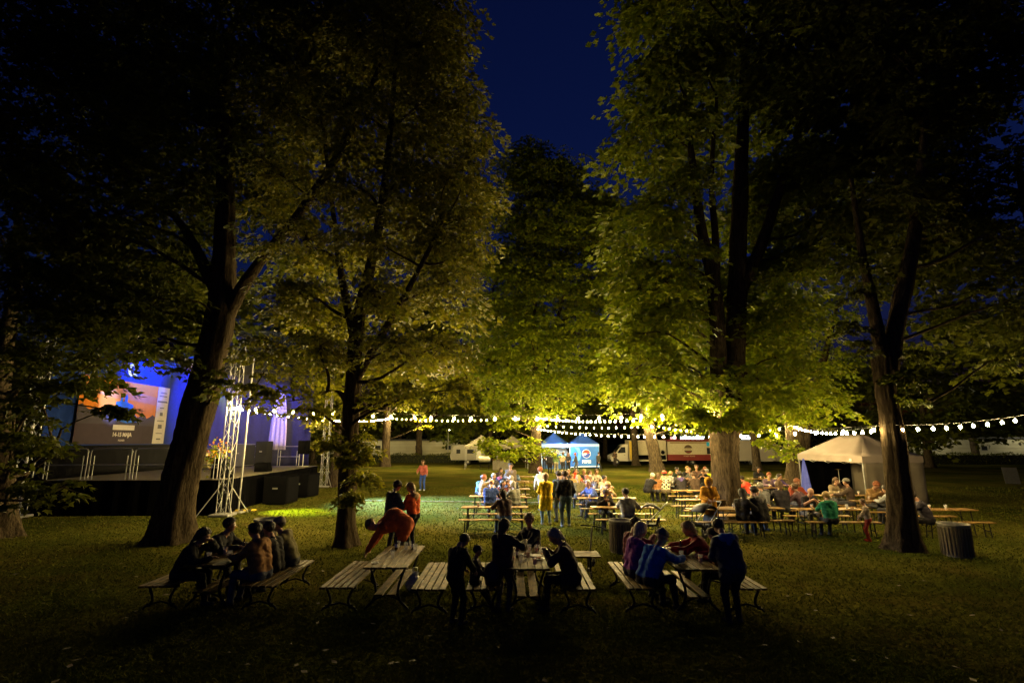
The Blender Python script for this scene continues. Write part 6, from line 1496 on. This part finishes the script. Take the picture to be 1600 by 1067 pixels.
# plaid shirt tables
S_('man in black and white plaid shirt and red cap sitting with back turned', 'c0', 1039, -1, 'sit_table', (.3, .3, .3), (.16, .13, .09), ('cap', (.70, .05, .03)), 1.06, -14, fat=1.12, topmat=plaid(), vox=MV)
S_('grey haired man in black suit bending on the left bench end', 'c0', 1012, -1, 'sit_reach', (.015, .015, .018), BLK, ('short', 'white'), 1.05, -60)
S_('woman with long brown hair in rust cardigan beside the plaid shirt', 'c0', 1026, -1, 'sit_talk', (.22, .10, .04), CHAR, ('long', 'brown'), 1.0, -40)
S_('bald man in pale shirt facing out from behind the plaid shirt', 'c0', 1037, 1, 'sit_table', (.45, .33, .24), CHAR, ('bald', 0), 1.06, 0)
S_('blond person in light grey hoodie behind the plaid shirt', 'c0', 1047, 1, 'sit_talk', (.40, .40, .42), CHAR, ('short', 'blond'), 1.0, 150, hood=(.40, .40, .42))
S_('person in black jacket with purple hood sitting with back turned', 'c0', 1064, -1, 'sit_table', (.025, .022, .025), CHAR, ('short', 'dark'), 1.05, 0, hood=(.14, .10, .34), fat=1.12)
S_('pale faced man in black tee facing the purple hood', 'c0', 1059, 1, 'sit_table', (.02, .02, .02), CHAR, ('short', 'dark'), 1.02, 15)
S_('big man in dark grey tee with bare arms at the far table', 'c5', 1083, -1, 'sit_talk', (.07, .07, .065), CHAR, ('bald', 0), 1.15, 110, fat=1.2, sleeves=False)
S_('person in dark brown jacket with back turned below the big man', 'c0', 1086, -1, 'sit_table', (.06, .04, .03), CHAR, ('short', 'brown'), 1.03, 8, fat=1.1)
S_('person in dark green coat at the far row left end', 'c5', 1056, 1, 'sit_table', (.02, .03, .02), CHAR, ('short', 'dark'), 1.03, 10)
S_('man in black coat with high forehead in the far row', 'c5', 1073, 1, 'sit_table', (.02, .02, .02), CHAR, ('short', 'blond'), 1.08, 0)
S_('man in brown tweed jacket tallest in the far row', 'c5', 1089, 1, 'sit_up', (.15, .09, .07), CHAR, ('short', 'brown'), 1.15, 0)
S_('person with ginger hair in grey at the far row right end', 'c5', 1101, 1, 'sit_table', (.09, .08, .08), CHAR, ('short', 'red'), 1.05, -8)
S_('man in black tee eating just left of the neon hood', 'c5', 1100, -1, 'sit_eat', (.015, .015, .015), CHAR, ('short', 'brown'), 1.04, 150, sleeves=False)
S_('person with neon yellow hood beside the big trunk', 'c5', 1108, -1, 'sit_table', (.02, .02, .02), CHAR, ('short', 'grey'), 1.0, 30, hood=(.60, .70, .04))
S_('man in blue jacket half hidden by the big trunk', 'c1', 1113, 1, 'sit_table', (.10, .12, .22), CHAR, ('short', 'brown'), 1.02, 10)
# right hand tables
S_('woman with black cap and long dark hair in black coat right of the big trunk', 'q8', 1160, -1, 'sit_side', (.018, .016, .016), BLK, ('long', 'dark'), 1.03, -50, vox=MV)
S_('blond woman with cream scarf behind the padded vest', 'q8', 1172, 1, 'sit_talk', (.40, .33, .20), CHAR, ('long', 'blond'), 1.0, 25, vox=MV)
S_('person in black padded vest sitting with broad back turned', 'q8', 1186, -1, 'sit_table', (.016, .015, .015), BLK, ('short', 'dark'), 1.12, 20, fat=1.2, hood=(.30, .28, .25), vox=MV)
S_('person in bright red jacket leaning over right of the big trunk', 'q6', 1172, -1, 'sit_reach', (.70, .07, .04), CHAR, ('short', 'dark'), 1.04, 55)
S_('person in grey jacket with back turned behind the padded vest', 'q7', 1192, -1, 'sit_talk', (.16, .16, .17), CHAR, ('short', 'grey'), 1.05, -10)
S_('man with yellow collar facing out behind the grey jacket', 'q6', 1200, 1, 'sit_table', (.12, .08, .12), CHAR, ('short', 'red'), 1.03, 0, hood=(.75, .62, .08))
S_('person in violet blue jacket beside the yellow collar', 'q6', 1213, 1, 'sit_talk', (.10, .06, .22), CHAR, ('short', 'dark'), 1.02, 15)
S_('person in black jacket with ashen hair sitting with back to the picnic tables', 'q7', 1221, -1, 'sit_table', (.02, .018, .024), CHAR, ('bob', 'brown'), 1.12, -5, fat=1.1)
S_('man in red brown jumper with lit face', 'q7', 1243, 1, 'sit_table', (.26, .05, .025), CHAR, ('short', 'red'), 1.10, 0)
S_('woman in plum jacket beside the red brown jumper', 'q7', 1253, -1, 'sit_talk', (.10, .06, .08), CHAR, ('short', 'brown'), 1.03, 35)
S_('shaven headed man in black tee with bare arms on the table', 'q1', 1262, 1, 'sit_eat', (.02, .018, .02), (.16, .14, .11), ('bald', 0), 1.06, -6, sleeves=False, fat=1.1, vox=MV)
S_('child in bottle green jacket sitting with back turned', 'q1', 1295, -1, 'sit_table', (.01, .11, .055), (.02, .02, .02), ('short', 'blond'), .97, -8, hood=(.01, .10, .05), fat=1.12, vox=MV)
S_('woman with brown hair and beige cardigan before the tent opening', 'q3', 1304, 1, 'sit_table', (.36, .28, .18), CHAR, ('long', 'brown'), 1.04, 0)
S_('man in grey cap and dark jacket turned sideways before the tent', 'q3', 1326, -1, 'sit_drink', (.07, .05, .04), CHAR, ('flatcap', (.25, .24, .23)), 1.06, 55)
S_('bearded man in brown jacket reading at the table by the tent wall', 'q2', 1362, 1, 'sit_eat', (.22, .13, .05), CHAR, ('short', 'red'), 1.10, 5, fat=1.08)
S_('person in pale grey jacket peeking out behind the slim maple', 'q2', 1392, -1, 'sit_table', (.36, .38, .42), CHAR, ('short', 'dark'), 1.0, 20)
S_('dark clad person bowed over a phone right of the slim maple', 'q4', 1444, -1, 'sit_eat', (.03, .026, .035), BLK, ('short', 'dark'), 1.04, 60, fat=1.1, vox=MV)
S_('lone dark figure at the farthest table on the right', 'q5', 1184, 1, 'sit_table', (.015, .015, .015), CHAR, ('short', 'dark'), 1.05, 0)
# ---- by the blue tents and vans
FV = .032
for lb, px, Y, face, pose, top, legs, hair, extra in (
  ('person in long black coat queueing at the blue tent', 859, 48, -10, 'stand', (.02, .018, .02), BLK, ('bob', 'brown'), dict(coat=.8)),
  ('person in green jacket and pale trousers queueing at the blue tent', 869, 47.5, 0, 'wait', (.10, .16, .07), (.42, .38, .28), ('short', 'blond'), {}),
  ('person with beige top standing right of the green jacket', 879, 49, -30, 'stand_cup', (.42, .33, .24), CHAR, ('short', 'brown'), {}),
  ('woman in black waiting before the cola wall', 888, 49, 170, 'wait', (.02, .02, .025), BLK, ('long', 'dark'), {}),
  ('man in dark vest with pale sleeves before the cola wall', 900, 48, 80, 'walk', (.05, .05, .06), (.06, .07, .09), ('short', 'red'), {}),
  ('man in black walking between the cola tent and the van', 935, 50.5, -60, 'walk', (.025, .025, .02), BLK, ('short', 'dark'), {}),
  ('man in brown cap standing before the cream van', 961, 60, 150, 'stand_hold', (.08, .055, .04), (.05, .04, .035), ('cap', (.03, .025, .02)), {}),
  ('bartender in dark shirt at the left of the lit counter', 851, 55.6, 190, 'stand_hold', (.02, .02, .02), BLK, ('short', 'dark'), {}),
  ('bartender in black tee at the middle of the lit counter', 867, 55.4, 170, 'stand', (.02, .02, .025), BLK, ('short', 'dark'), {}),
  ('bartender in dark green at the right of the lit counter', 873, 55.8, 160, 'wait', (.02, .04, .035), BLK, ('short', 'brown'), {}),
  ('bartender in teal shirt beside the work light', 880, 55.4, 200, 'stand_hold', (.03, .10, .10), BLK, ('short', 'brown'), {})):
    who(lb, px, Y, face, pose, top, legs, hair, 1.03, FV, **extra)
